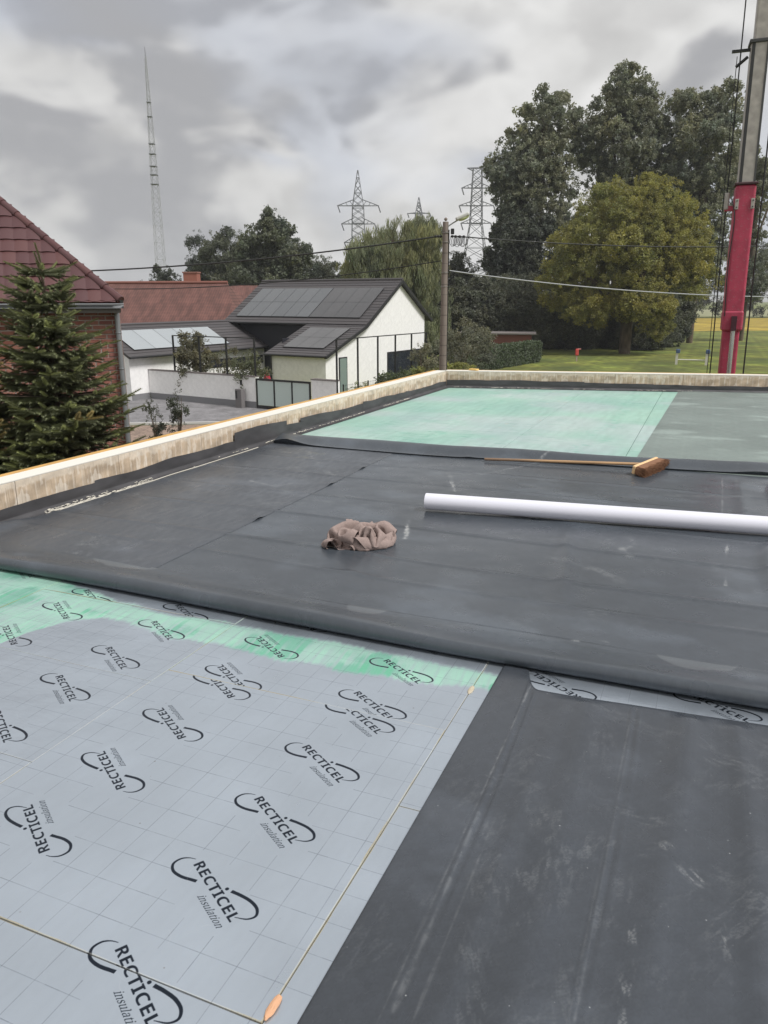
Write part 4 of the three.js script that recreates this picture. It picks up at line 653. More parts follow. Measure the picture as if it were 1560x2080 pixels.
{
  const h = thing('white_annex', 'low white outbuilding with dark roof and five pale solar panels', 'house', YARD(-0.5, -1.3), TURNC);
  part('wall', prism([[0, 0], [0, 2.42], [12.3, 2.42], [12.3, 0]], 5.2).translate(0, 0, 0), whiteWall, h);
  part('plinth', box(0.03, 0.36, 1.3, 0.016, 0.18, -0.65), mat(0.2, 0.2, 0.21, 0.8), h);
  const roofG = new THREE.Group(); roofG.name = 'roof'; roofG.rotation.y = Math.PI / 2; h.add(roofG);      // slopes fall towards +x and -x
  const f = slopeOf(roofG, [0.34, 2.44], [-2.6, 4.02], -0.25, 12.5, slate), b = slopeOf(roofG, [-5.54, 2.44], [-2.62, 4.02], -0.25, 12.5, slate);
  b.g.rotation.set(0, Math.PI, 0); b.g.rotation.order = 'YXZ'; b.g.rotation.x = Math.atan2(1.58, 2.92);
  part('ridge_cap', bar(V(-2.61, 4.06, 0.25), V(-2.61, 4.06, -12.5), 0.09, 0.09, 10), slate[1], h);
  for (const z of [0.23, -12.48]) { const gbl = new THREE.Shape([[0, 2.42], [-2.6, 3.9], [-5.2, 2.42]].map(([x, y]) => new THREE.Vector2(x, y))); part('gable', new THREE.ExtrudeGeometry(gbl, { depth: 0.1, bevelEnabled: false }), whiteWall, h, [0, 0, z > 0 ? -0.12 : -12.28]); }
  part('gutter', bar(V(0.38, 2.4, 0.25), V(0.38, 2.4, -12.5), 0.06, 0.06, 12), darkTrim, h);
  part('downpipe', bar(V(0.08, 0, -12.1), V(0.08, 2.4, -12.1), 0.05, 0.05, 10), darkTrim, h);
  const pale = [0, 1].map((i) => glassy(0.30 + 0.03 * i, 0.33 + 0.03 * i, 0.35 + 0.03 * i, 0.22));
  panels(f, 5, 1, -5.6, 1.55, 0.55, 2.1, pale);
  const w = part('window', box(0.05, 0.52, 5.2), darkTrim, h, [0.012, 1.62, -8.7]); for (let i = 0; i < 4; i++) part('pane', box(0.02, 0.4, 1.2, 0.022, 0, -1.9 + i * 1.27), glassy(0.03, 0.033, 0.04, 0.08), w);
}
{
  const w = thing('garden_wall', 'white rendered garden wall with grey plinth and dark coping', 'wall', YARD(-0.48, 0), TURNC), L = 7.87;
  part('wall_face', boxUV(box(L, 1.62, 0.3, L / 2, 0.81, -0.15)), whiteWall, w);
  part('plinth', box(L + 0.01, 0.36, 0.03, L / 2, 0.18, 0.016), mat(0.2, 0.2, 0.21, 0.8), w);
  part('coping', rbox(L + 0.04, 0.05, 0.38, 0.01, L / 2, 1.646, -0.15, 1), mat(0.15, 0.13, 0.125, 0.8), w);
  part('intercom', rbox(0.14, 0.26, 0.03, 0.008, 6.9, 1.3, 0.015, 1), darkTrim, w);
  const lb = thing('letterbox_pillar', 'grey stone letterbox pillar in front of the white wall', 'letterbox', YARD(6.55, -0.28), TURNC);
  part('pillar', rbox(0.42, 1.0, 0.3, 0.015, 0, 0.5, 0, 1), mat(0.16, 0.15, 0.15, 0.85), lb); part('slot', box(0.12, 0.4, 0.02, -0.12, 0.72, 0.152), darkTrim, lb);
  const p = thing('gate_wall', 'short white wall between the glass gate and the fence', 'wall', YARD(10.98, 0), TURNC);
  part('wall_face', boxUV(box(1.5, 1.68, 0.3, 0.75, 0.84, -0.15)), whiteWall, p); part('coping', rbox(1.54, 0.05, 0.38, 0.01, 0.75, 1.706, -0.15, 1), mat(0.15, 0.13, 0.125, 0.8), p);
  const g = thing('sliding_gate', 'sliding gate of pale frosted panels in a black frame', 'gate', YARD(7.43, 0), TURNC);
  part('frame', merge([box(3.5, 0.1, 0.06, 1.75, 1.53, 0), box(3.5, 0.16, 0.06, 1.75, 0.12, 0), box(0.09, 1.4, 0.06, 0.05, 0.85, 0), box(0.08, 1.32, 0.06, 1.2, 0.84, 0), box(0.08, 1.32, 0.06, 2.35, 0.84, 0), box(0.08, 1.32, 0.06, 3.46, 0.84, 0)]), steel, g);
  for (const x of [0.625, 1.775, 2.905]) part('panel', box(1.05, 1.26, 0.02, x, 0.84, 0), mat(0.5, 0.58, 0.55, 0.35), g);
  // black steel frame above the wall and along the garden
  const fr = thing('steel_frame', 'tall black steel frame standing on the white garden wall', 'frame', YARD(0, -0.0), TURNC);
  for (const a of [1.48, 3.43, 5.36, 7.3]) part('post', box(0.075, 1.92, 0.075, a, 1.67 + 0.945, -0.15), steel, fr); part('rail', box(5.9, 0.05, 0.05, 4.39, 3.58, -0.15), steel, fr);
  const ff = thing('steel_frame', 'tall black steel frame running along the gable garden', 'frame', YARD(12.5, 0), TURNC);
  for (const b of [0, 1.85, 3.75, 5.54, 7.31, 9.03]) part('post', box(0.07, 3.65, 0.07, 0, 1.825, -b - 0.04), steel, ff); part('rail', box(0.05, 0.05, 9.1, 0, 3.66, -4.55), steel, ff);
  const fence = thing('mesh_fence', 'low dark wire mesh fence beside the gable garden', 'fence', YARD(13.2, -0.5), TURNC);
  const wires = []; for (let i = 0; i < 9; i++) wires.push(box(0.008, 0.008, 11, 0, 0.2 + i * 0.17, -5.5)); for (let i = 0; i < 74; i++) wires.push(box(0.006, 1.5, 0.006, 0, 0.85, -0.1 - i * 0.148)); part('mesh', merge(wires), steel, fence); for (let i = 0; i < 6; i++) part('post', box(0.05, 1.62, 0.05, 0, 0.81, -0.05 - i * 2.18), steel, fence);
  // folded red parasol by the dark recess
  const ps = thing('parasol', 'folded red parasol standing by the dark entrance', 'parasol', YARD(5.5, 3.2), TURNC); ps.scale.setScalar(0.72);
  part('pole', bar(V(0, 0, 0), V(0, 2.35, 0), 0.03), steel, ps); const can = sheet(28, 12, (u, v) => { const a = u * Math.PI * 2, r = (0.06 + 0.42 * v) * (1 + 0.22 * Math.sin(a * 7)); return V(Math.cos(a) * r, 2.3 - 1.5 * v, Math.sin(a) * r); }); part('canopy', can, mat(0.32, 0.02, 0.04, 0.85), ps);
}
// ---------------------------------------------------------------- red roofed houses behind
{
  const tex = noiseTex(256, 512, (u, v) => { const r = (v * 64) % 1, k = (0.78 + 0.3 * r) * (0.78 + 0.45 * tn(u, v, 16, 2)) * (0.86 + 0.14 * Math.abs(Math.sin(u * Math.PI * 30))); return [112 * k, 77 * k, 70 * k]; });
  tex.repeat.set(1 / 6, 1 / 14);
  const rm = new THREE.MeshStandardMaterial({ map: tex, roughness: 0.85 });
  const h = thing('farmhouse', 'long house with faded red tiled roof and brick chimney', 'house', SITE(-19.5, 60.5), YAW - 0.12);
  part('wall', box(12.5, 3.9, 8, 0.3, 1.95, -4), mat(0.36, 0.16, 0.12, 0.9), h);
  const E_ = 3.7, Rg = 6.7, P = [[-8, E_, 0.4], [8.6, E_, 0.4], [6.6, Rg, -4], [-8, Rg, -4], [8.6, E_, -8.4], [-8, E_, -8.4]];
  const front = sheet(40, 14, (u, v) => V(lerp(lerp(P[0][0], P[1][0], u), lerp(P[3][0], P[2][0], u), v), lerp(E_, Rg, v) + 0.03 * ((v * 14) % 1) + 0.02 * Math.sin(u * 7), lerp(0.4, -4, v)), (p) => [p.x, -p.z * 1.4]);
  const rear = sheet(20, 8, (u, v) => V(lerp(lerp(P[5][0], P[4][0], u), lerp(P[3][0], P[2][0], u), v), lerp(E_, Rg, v), lerp(-8.4, -4, v)), (p) => [p.x, -p.z * 1.4]);
  const hip = sheet(8, 8, (u, v) => V(lerp(8.6, 6.6, v), lerp(E_, Rg, v), lerp(lerp(0.4, -8.4, u), -4, v)), (p) => [p.z, p.x * 1.4]);
  part('roof', merge([front, rear, hip]), rm, h); part('ridge_cap', bar(V(-8, Rg + 0.05, -4), V(6.65, Rg + 0.05, -4), 0.13, 0.13, 10), mat(0.2, 0.08, 0.06, 0.85), h);
  part('gutter', bar(V(-8, E_ - 0.02, 0.45), V(8.6, E_ - 0.02, 0.45), 0.09, 0.09, 10), mat(0.2, 0.08, 0.07, 0.7), h);
  part('gable_wall', box(0.3, 1.4, 5, 8.0, 3.0, -4.4), mat(0.36, 0.16, 0.12, 0.9), h);
  const ch = part('chimney', rbox(1.15, 1.6, 0.8, 0.03, 3.6, 6.7, -4.4, 1), mat(0.3, 0.12, 0.085, 0.95), h); part('chimney_cap', box(1.25, 0.1, 0.9, 3.6, 7.53, -4.4), mat(0.27, 0.13, 0.1, 0.9), ch);
  const h2 = thing('cottage', 'small white cottage with plain red roof behind the farmhouse', 'house', SITE(-15.3, 76), YAW);
  part('wall', box(7, 4.3, 6, 0, 2.15, -3), whiteWall, h2);
  part('roof', merge([sheet(10, 8, (u, v) => V(lerp(-3.8, 3.8, u), lerp(4.2, 6.75, v), lerp(0.4, -3, v)), (p) => [p.x, -p.z * 1.4]), sheet(10, 8, (u, v) => V(lerp(-3.8, 3.8, u), lerp(4.2, 6.75, v), lerp(-6.4, -3, v)), (p) => [p.x, -p.z * 1.4]), box(7, 0.02, 0.02, 0, 6.75, -3)]), rm, h2);
}

// ---------------------------------------------------------------- trees and shrubs
// a tuft of leaves about one unit across; crowns are made of thousands of them
function tuftGeo(n, leaf, slim, droop, seed) {
  const pos = [], nor = []; let s = seed; const r2 = () => { s = (s * 16807 + 3) % 2147483647; return s / 2147483647; };
  for (let i = 0; i < n; i++) {
    const c = V(r2() * 2 - 1, r2() * 2 - 1, r2() * 2 - 1); if (c.length() > 1) { i--; continue; } c.multiplyScalar(0.5);
    const d = V(r2() * 2 - 1, (r2() * 2 - 1) * (droop ? 0.3 : 1) - droop, r2() * 2 - 1).normalize(), e = V(r2() * 2 - 1, r2() * 2 - 1, r2() * 2 - 1).cross(d).normalize(), L = leaf * (0.7 + 0.6 * r2()), w = L * slim, f = d.clone().cross(e).multiplyScalar(w * 0.25);
    const a = c.clone().addScaledVector(d, -L / 2), b = c.clone().addScaledVector(d, L / 2), l = c.clone().addScaledVector(e, w / 2).add(f), q = c.clone().addScaledVector(e, -w / 2).add(f);
    const n1 = l.clone().sub(a).cross(b.clone().sub(a)).normalize(), n2 = b.clone().sub(a).cross(q.clone().sub(a)).normalize();
    for (const [t, nn] of [[[a, l, b], n1], [[a, b, q], n2]]) for (const p of t) { pos.push(p.x, p.y, p.z); nor.push(nn.x, nn.y, nn.z); }
  }
  const g = new THREE.BufferGeometry(); g.setAttribute('position', new THREE.Float32BufferAttribute(pos, 3)); g.setAttribute('normal', new THREE.Float32BufferAttribute(nor, 3)); return g;
}
const TUFT = { broad: tuftGeo(16, 0.42, 0.75, 0, 5), fine: tuftGeo(26, 0.3, 0.6, 0, 9), willow: tuftGeo(22, 0.55, 0.2, 1.4, 13), small: tuftGeo(14, 0.34, 0.6, 0.1, 21) };
const leafMat = new THREE.MeshPhysicalMaterial({ color: 0xffffff, roughness: 0.9, transmission: 0.5, thickness: 0 }), barkMat = new THREE.MeshStandardMaterial({ map: noiseTex(128, 256, (u, v) => { const k = 0.6 + 0.7 * tn(u, v, 16, 3); return [92 * k, 80 * k, 66 * k]; }), roughness: 0.95 });
function crown(parent, tuft, blobs, color, spread = 0.3, name = 'crown') {
  const list = [];
  for (const [bx, by, bz, rx, ry, rz, n, size] of blobs) {   // each limb carries sprays of leaves with gaps between them
    const per = 30, K = Math.max(4, Math.round(n / 25)), rs = Math.min(1.5, 0.62 * Math.cbrt(rx * ry * rz / K)) * 1.25;
    for (let c = 0; c < K; c++) {
      const a = rnd() * Math.PI * 2, q = rnd() * 2 - 1, sq = Math.sqrt(1 - q * q), lump = 0.78 + 0.44 * fbm(Math.cos(a) * sq * 2.3 + bx, q * 2.3 + by, Math.sin(a) * sq * 2.3 + bz, 3), r = Math.pow(rnd(), 0.36) * lump, cx = bx + Math.cos(a) * sq * rx * r, cy = by + q * ry * r, cz = bz + Math.sin(a) * sq * rz * r, k = rr(0.6, 1.25), tone = rr(-0.16, 0.16);
      for (let i = 0; i < per; i++) { const u = rnd() * 6.2832, v = rnd() * 2 - 1, sv = Math.sqrt(1 - v * v), d = rs * k * Math.pow(rnd(), 0.45); if (rnd() < 0.42) { const a2 = rnd() * 6.2832, q2 = rnd() * 2 - 1, s2 = Math.sqrt(1 - q2 * q2), r3 = Math.pow(rnd(), 0.4) * lump * 1.04; list.push([bx + Math.cos(a2) * s2 * rx * r3, by + q2 * ry * r3, bz + Math.sin(a2) * s2 * rz * r3, size * rr(0.3, 0.6), rr(-0.1, 0.1)]); continue; } list.push([cx + Math.cos(u) * sv * d, cy + v * d * 0.8, cz + Math.sin(u) * sv * d, size * rr(0.42, 0.9), tone]); }
    }
  }
  const m = shadows(new THREE.InstancedMesh(TUFT[tuft], leafMat, list.length)), M4 = new THREE.Matrix4(), Q = new THREE.Quaternion(), E3 = new THREE.Euler(), C3 = new THREE.Color();
  list.forEach(([x, y, z, s, t], i) => { if (tuft === 'willow') E3.set(rr(-0.2, 0.2), rnd() * 6.28, rr(-0.2, 0.2)); else E3.set(rnd() * 6.28, rnd() * 6.28, rnd() * 6.28); M4.compose(V(x, y, z), Q.setFromEuler(E3), V(s, tuft === 'willow' ? s * 1.5 : s, s)); m.setMatrixAt(i, M4);
    const k = 1 + spread * (rnd() * 2 - 1), h = rnd() * 0.25, patch_ = fbm(x * 0.35 + 4, y * 0.35, z * 0.35, 3) - 0.5; C3.setRGB(color[0] * k * (1 + h * 0.5 + patch_ * 0.8 + t), color[1] * k * (1 + patch_ * 0.5 + t * 0.6), color[2] * k); m.setColorAt(i, C3); });
  m.name = name; m.userData.kind = 'stuff'; parent.add(m); return m;
}
function wood(parent, h, r, limbs, lean = 0) {        // tapered trunk and limbs reaching into the crown
  part('trunk', tube([V(0, -0.05, 0), V(lean * 0.3, h * 0.35, 0), V(lean, h, 0)], r, 14, 8), barkMat, parent);
  const a = limbs.map(([y0, x, y, z, k]) => { const p0 = V(lean * y0 / h, y0, 0), p1 = V(x, y, z); return tube([p0, p0.clone().lerp(p1, 0.5).add(V(0, (y - y0) * 0.12, 0)), p1], r * k, 8, 6); });
  if (a.length) part('limbs', merge(a), barkMat, parent);
}
const tree = (name, label, e, n, group) => thing(name, label, 'tree', SITE(e, n), YAW, group);
// tall poplars behind the round tree
const POP = [0.19, 0.215, 0.135];
{
  let t = tree('poplar', 'tall dark poplar at the pylon end of the poplar row', 19, 100); wood(t, 26, 0.4, [[8, -3, 18, 1, 0.4], [10, 3, 21, -1, 0.4], [12, -2, 24, 0, 0.35]]);
  crown(t, 'broad', [[-1.5, 20, 0, 5.2, 5.4, 5, 1500, 1.25], [0.5, 25.2, 0, 3.6, 3.8, 3.6, 750, 1.15], [-3.6, 18.5, 1.5, 2.6, 4.2, 3, 420, 1.15], [2.5, 15.6, 0, 2.8, 4.6, 3, 380, 1.2], [-3.5, 12.2, 0, 1.2, 3, 1.2, 70, 1.0]], POP);
  t = tree('poplar', 'tallest poplar of the row, in the middle behind the round tree', 29.3, 102); wood(t, 29, 0.45, [[9, -3, 19, 1, 0.4], [11, 3, 22, -1, 0.4], [14, -2, 26, 0, 0.35], [12, 4, 24, 1, 0.3]]);
  crown(t, 'broad', [[0, 22, 0, 5.4, 6.5, 5, 1700, 1.25], [0, 28.6, 0, 3.3, 3.6, 3.2, 620, 1.15], [4.4, 24.8, 0, 2.8, 4.4, 3, 480, 1.15], [-4, 24.5, 0, 2.6, 4.2, 3, 430, 1.15], [1, 15, 0, 5.6, 4.5, 4, 560, 1.25]], POP);
  t = tree('poplar', 'broad poplar of the row standing behind the crane boom', 39.2, 101); wood(t, 27, 0.42, [[9, -3, 19, 1, 0.4], [11, 3, 22, -1, 0.4], [14, -2, 25, 0, 0.35]]);
  crown(t, 'broad', [[-1.5, 21, 0, 5.4, 6.4, 5, 1600, 1.25], [-3, 26.5, 0, 2.3, 3.2, 2.6, 330, 1.1], [1.8, 27, 0, 2.6, 3.4, 2.8, 420, 1.1], [-2, 13, 0, 6.0, 6, 5, 1300, 1.3], [-2.5, 6.5, 0, 5, 5, 4, 700, 1.3]], POP);
  t = tree('poplar', 'thinner poplar past the crane boom at the end of the row', 48, 106); wood(t, 20, 0.35, [[8, -2, 16, 1, 0.4], [9, 2, 17, -1, 0.4]]);
  crown(t, 'broad', [[-1, 18, 0, 3.8, 5.6, 4, 520, 1.2], [0, 10, 0, 3.6, 5, 4, 420, 1.2], [-3.4, 22, 0, 2, 2.6, 2, 150, 1.1]], POP);
  t = tree('poplar', 'short dark poplar between the pylon and the round tree', 16.4, 98); wood(t, 13, 0.3, [[5, -2, 10, 1, 0.4], [6, 2, 11, -1, 0.4]]);
  crown(t, 'broad', [[0, 12.6, 0, 3.6, 4.4, 3.5, 950, 1.15], [-1.6, 8.6, 0, 3.4, 3.6, 3, 620, 1.15], [2.4, 9, 0, 3.4, 4, 3, 560, 1.2]], [0.07, 0.088, 0.052]);
}
{ // round olive-yellow tree on the lawn
  const t = tree('round_tree', 'large round tree with olive yellow leaves standing on the lawn', 24.97, 81.46); wood(t, 12, 0.62, [[2.6, -5, 8, 1, 0.5], [2.8, 4, 9, 1.5, 0.5], [3.2, -2, 12, -1, 0.45], [3.2, 3, 13, 0, 0.4], [2.6, 0, 8, 4, 0.4]]);
  crown(t, 'fine', [[-1, 9.4, 0, 6.6, 6.0, 6.4, 3400, 1.1], [-2.6, 13.4, 0, 3.8, 3.2, 4, 1000, 1.0], [2.0, 13.6, 0.5, 3.6, 3.0, 4, 950, 1.0], [4.8, 10.6, 1, 3.0, 2.8, 3.4, 620, 1.0], [-6.2, 10.2, 1, 2.6, 2.6, 3, 420, 1.0], [-7.0, 7.0, 1, 2.6, 2.2, 3, 380, 1.0], [5.4, 7.4, 2, 2.6, 2.0, 3, 380, 1.0], [0.6, 5.0, 3.8, 2.8, 2.0, 2.6, 480, 1.0], [1.8, 3.0, 3, 1.9, 1.3, 2, 220, 0.9], [-4.4, 4.6, 2, 3.0, 2.0, 2.6, 420, 1.0], [0.4, 15.8, 0, 1.8, 1.3, 2, 200, 0.9]], [0.265, 0.27, 0.055], 0.28);
}
{ // darker growth round and under it
  const spots_ = [[29.5, 88, 3.2, 7.2, 'fine', 'dark green conifer behind the round tree, on its field side'], [33, 95, 3.8, 7.4, 'broad', 'loose dark bush at the field edge behind the round tree'], [20.5, 90, 4.2, 7.6, 'fine', 'dark evergreen directly behind the round tree trunk'], [15.2, 92, 3.9, 8.2, 'fine', 'dark evergreen rising behind the wooden shed'], [10.2, 90, 3.8, 7.6, 'broad', 'dark bushy tree behind the olive shrubs and shed'], [6.2, 92, 3.4, 7.0, 'broad', 'dark bushy tree just past the utility pole'], [25.6, 93, 4, 7.0, 'fine', 'low dark evergreen behind the lawn']];
  spots_.forEach(([e, n, r, h, k, l], i) => { const t = thing(k === 'fine' ? 'evergreen' : 'bushy_tree', l, 'tree', SITE(e, n), YAW); wood(t, h * 0.7, 0.2, [[h * 0.3, r * 0.4, h * 0.7, 0, 0.5]]); crown(t, k, [[0, h * 0.46, 0, r, h * 0.52, r, 1300, 1.15], [r * 0.3, h * 0.74, 0, r * 0.6, h * 0.28, r * 0.6, 360, 1.0], [-r * 0.2, h * 0.22, r * 0.3, r * 1.05, h * 0.26, r * 0.8, 500, 1.1]], [0.095, 0.11, 0.058]); });
}
{ // weeping willow behind the gable and other trees across the street
  let t = tree('willow', 'pale green weeping willow behind the white gable', 0.8, 80); wood(t, 9, 0.5, [[3, -3, 8, 0, 0.5], [3, 3, 9, 0, 0.5], [4, 0, 11, 1, 0.4]]);
  crown(t, 'willow', [[0.4, 9.6, 0, 3.8, 3.1, 3.6, 1100, 1.0], [-2.6, 8.2, 0, 2.6, 3.2, 3, 520, 1.1], [3.2, 8.4, 0, 2.2, 4.6, 3, 560, 1.1], [-0.2, 6.2, 0.6, 4.6, 4.2, 3.4, 1000, 1.2], [3.4, 4.2, 0, 2.6, 4, 3, 420, 1.2], [3.6, 11.6, 0, 1.2, 1.6, 1.5, 110, 1]], [0.23, 0.26, 0.125], 0.3);
  t = tree('lime_tree', 'dark leafy tree with stepped top behind the solar roof', -13, 96); wood(t, 12, 0.45, [[4, -2.5, 9, 0, 0.5], [4, 2.5, 9, 0, 0.5]]);
  crown(t, 'broad', [[-0.6, 12.2, 0, 2.6, 2.6, 2.8, 480, 1.1], [-0.2, 14.6, 0, 1.1, 1.2, 1.2, 130, 0.9], [-1.8, 11.4, 0, 2.4, 2.6, 2.6, 360, 1.1], [1.6, 10, 0, 3, 2.8, 3, 500, 1.15], [-0.6, 7, 0, 5.0, 4.6, 4, 1500, 1.25], [3.8, 10.4, 0, 0.9, 1.3, 1, 60, 0.9]], [0.095, 0.118, 0.06]);
  t = tree('roadside_tree', 'rounded grey green tree left of the stepped tree', -21.6, 108); wood(t, 10, 0.4, [[4, 2, 9, 0, 0.5]]);
  crown(t, 'fine', [[0.8, 10.2, 0, 3.6, 4.2, 3.6, 950, 1.2], [0, 6, 0, 5.4, 4, 4, 900, 1.3], [2.6, 8.2, 1.5, 2.6, 2.6, 2.6, 320, 1.15]], [0.095, 0.115, 0.06]);
  t = tree('roadside_tree', 'narrow dark tree beside the rounded grey green tree', -25.6, 110); wood(t, 10, 0.35, []);
  crown(t, 'fine', [[0.4, 10, 0, 1.7, 4.2, 2, 480, 1.1], [0.4, 5, 0, 2.4, 4, 2.4, 420, 1.2]], [0.06, 0.08, 0.05]);
  t = tree('roadside_tree', 'small dark tree by the foot of the lattice mast', -30.4, 112); wood(t, 7, 0.3, []); crown(t, 'broad', [[0, 7.4, 0, 2.4, 2.4, 2.4, 320, 1.1], [0.6, 4, 0, 3.2, 3, 3, 320, 1.1]], [0.04, 0.055, 0.026]);
  t = tree('roadside_tree', 'low rounded tree between the stepped tree and the willow', -7.6, 108); wood(t, 8, 0.35, []); crown(t, 'fine', [[-0.6, 8.2, 0, 2.6, 2.9, 2.6, 480, 1.15], [0.8, 5.4, 0, 4.2, 3.4, 3, 620, 1.2]], [0.09, 0.11, 0.06]);
  t = tree('roadside_tree', 'olive grey tree past the utility pole with a domed top', 9.2, 104); wood(t, 8, 0.35, []); crown(t, 'fine', [[0, 8, 0, 3.2, 3.2, 3, 620, 1.2], [-0.8, 4.6, 0, 4, 3.8, 3, 600, 1.2]], [0.085, 0.095, 0.05]);
}
{ // distant woods closing the view: far-off masses of foliage
  const belt = (name, list, color, size) => { const o = new THREE.Group(); o.name = numbered(name); o.userData = { kind: 'stuff', label: 'distant belt of woodland closing the horizon', category: 'woodland' }; o.rotation.y = YAW; scene.add(o); const b = []; for (const [e0, e1, n, h, cnt] of list) for (let i = 0; i < cnt; i++) { const e = lerp(e0, e1, (i + 0.5) / cnt) + rr(-2, 2), hh = h * rr(0.75, 1.15); b.push([e, hh * 0.5, -n + rr(-5, 5), hh * 0.42, hh * 0.55, hh * 0.35, 150, size]); } crown(o, 'fine', b, color, 0.25, 'foliage'); };
  belt('woodland', [[62, 150, 232, 19, 16], [40, 66, 205, 17, 5]], [0.05, 0.06, 0.034], 2.4);
  belt('woodland', [[-75, 40, 190, 8.2, 20]], [0.045, 0.056, 0.034], 1.9);
}
// hedge, shrubs ----------------------------------------------------------
{
  const a = V(6.2, 0, -60), b = V(13.6, 0, -71), L = a.distanceTo(b), hd = thing('hedge', 'clipped dark green hedge in front of the wooden shed', 'hedge', SITE(6.2, 60), YAW + Math.atan2(11, 7.4)), list = [];
  for (let i = 0; i < 5200; i++) { const x = rnd() * L, side = rnd(), y = side < 0.2 ? 1.62 : rnd() * 1.62, z = side < 0.2 || side > 0.6 ? rr(-0.5, 0.5) : side < 0.45 ? 0.5 : -0.5; list.push([x, y, z]); }
  const m = new THREE.InstancedMesh(TUFT.small, leafMat, list.length), M4 = new THREE.Matrix4(), C3 = new THREE.Color(); list.forEach(([x, y, z], i) => { M4.compose(V(x, y, z + rr(-0.1, 0.1)), new THREE.Quaternion().setFromEuler(new THREE.Euler(rnd() * 6, rnd() * 6, rnd() * 6)), V(1, 1, 1).multiplyScalar(rr(0.4, 0.65))); m.setMatrixAt(i, M4); const k = rr(0.7, 1.3); m.setColorAt(i, C3.setRGB(0.075 * k, 0.11 * k, 0.04 * k)); }); m.name = 'foliage'; m.userData.kind = 'stuff'; shadows(m); hd.add(m);
  { const st = []; for (let k = 0; k < 26; k++) { const x = 0.3 + k * (L - 0.6) / 25; st.push(bar(V(x, 0, 0), V(x + rr(-0.2, 0.2), 1.3, rr(-0.25, 0.25)), 0.03, 0.012, 5)); } part('stems', merge(st), barkMat, hd); }
  const shrub = (name, l, e, n, r, h, col, cnt, size, tuft = 'small') => { const t = thing(name, l, 'shrub', SITE(e, n), YAW); const st = []; for (let k = 0; k < 6; k++) st.push(bar(V(0, 0, 0), V(rr(-r, r) * 0.6, h * rr(0.55, 0.9), rr(-r, r) * 0.5), 0.03, 0.008, 5)); part('stems', merge(st), barkMat, t); crown(t, tuft, [[0, h * 0.55, 0, r, h * 0.46, r, cnt, size]], col, 0.35, 'foliage'); return t; };
  shrub('olive_shrub', 'grey green shrub just past the utility pole', 4.6, 54, 1.5, 3.3, [0.14, 0.155, 0.095], 620, 0.75); shrub('olive_shrub', 'tallest grey green shrub beside the hedge end', 7.2, 60, 1.5, 3.4, [0.14, 0.155, 0.095], 620, 0.75); shrub('olive_shrub', 'low green shrub at the foot of the utility pole', 3.6, 47, 1.5, 1.9, [0.11, 0.14, 0.045], 500, 0.6); shrub('olive_shrub', 'low shrub between the pole and the clipped hedge', 5.4, 52, 1.5, 1.6, [0.09, 0.115, 0.045], 480, 0.6);
  const yard = (name, l, a_, b_, r, h, col, cnt, size) => { const t = shrub(name, l, 0, 0, r, h, col, cnt, size); t.position.set(...YARD(a_, b_)); return t; };
  yard('yard_tree', 'large bushy olive tree behind the garden wall', 2.2, 0.9, 1.0, 3.75, [0.13, 0.13, 0.065], 700, 0.5); yard('yard_tree', 'thin sparse olive tree behind the garden wall', 4.3, 1.0, 0.75, 3.1, [0.14, 0.145, 0.07], 200, 0.4); yard('yard_tree', 'green bushy tree behind the garden wall near the gate', 6.4, 0.7, 0.85, 3.0, [0.12, 0.14, 0.06], 420, 0.48);
  yard('garden_shrub', 'green shrub by the fence corner and glass door', 13.3, 0.9, 0.8, 1.6, [0.15, 0.18, 0.05], 320, 0.4); yard('garden_shrub', 'dark green shrub by the mesh fence', 13.6, 3.6, 1.1, 2.0, [0.085, 0.115, 0.035], 420, 0.45); yard('garden_shrub', 'yellow green shrub between fence and dark window', 13.5, 6.4, 1.0, 1.8, [0.2, 0.23, 0.05], 400, 0.42); yard('garden_shrub', 'bright yellow green shrub near the utility pole', 14.2, 9.6, 1.5, 2.0, [0.24, 0.26, 0.05], 560, 0.45); yard('yard_tree', 'sparse olive tree in front of the dark window', 13.4, 7.2, 0.85, 3.5, [0.18, 0.185, 0.11], 260, 0.42); yard('yard_tree', 'grey olive tree at the far end of the garden frame', 13.6, 10.8, 1.3, 4.2, [0.12, 0.13, 0.08], 420, 0.5);
  shrub('leafy_sapling', 'small leafy sapling nearer the brick house, before the paving', -8.5, 28.4, 0.3, 2.1, [0.04, 0.055, 0.018], 70, 0.28); shrub('leafy_sapling', 'fuller leafy sapling standing before the paving', -7.7, 28.6, 0.42, 2.3, [0.04, 0.055, 0.018], 120, 0.3);
}
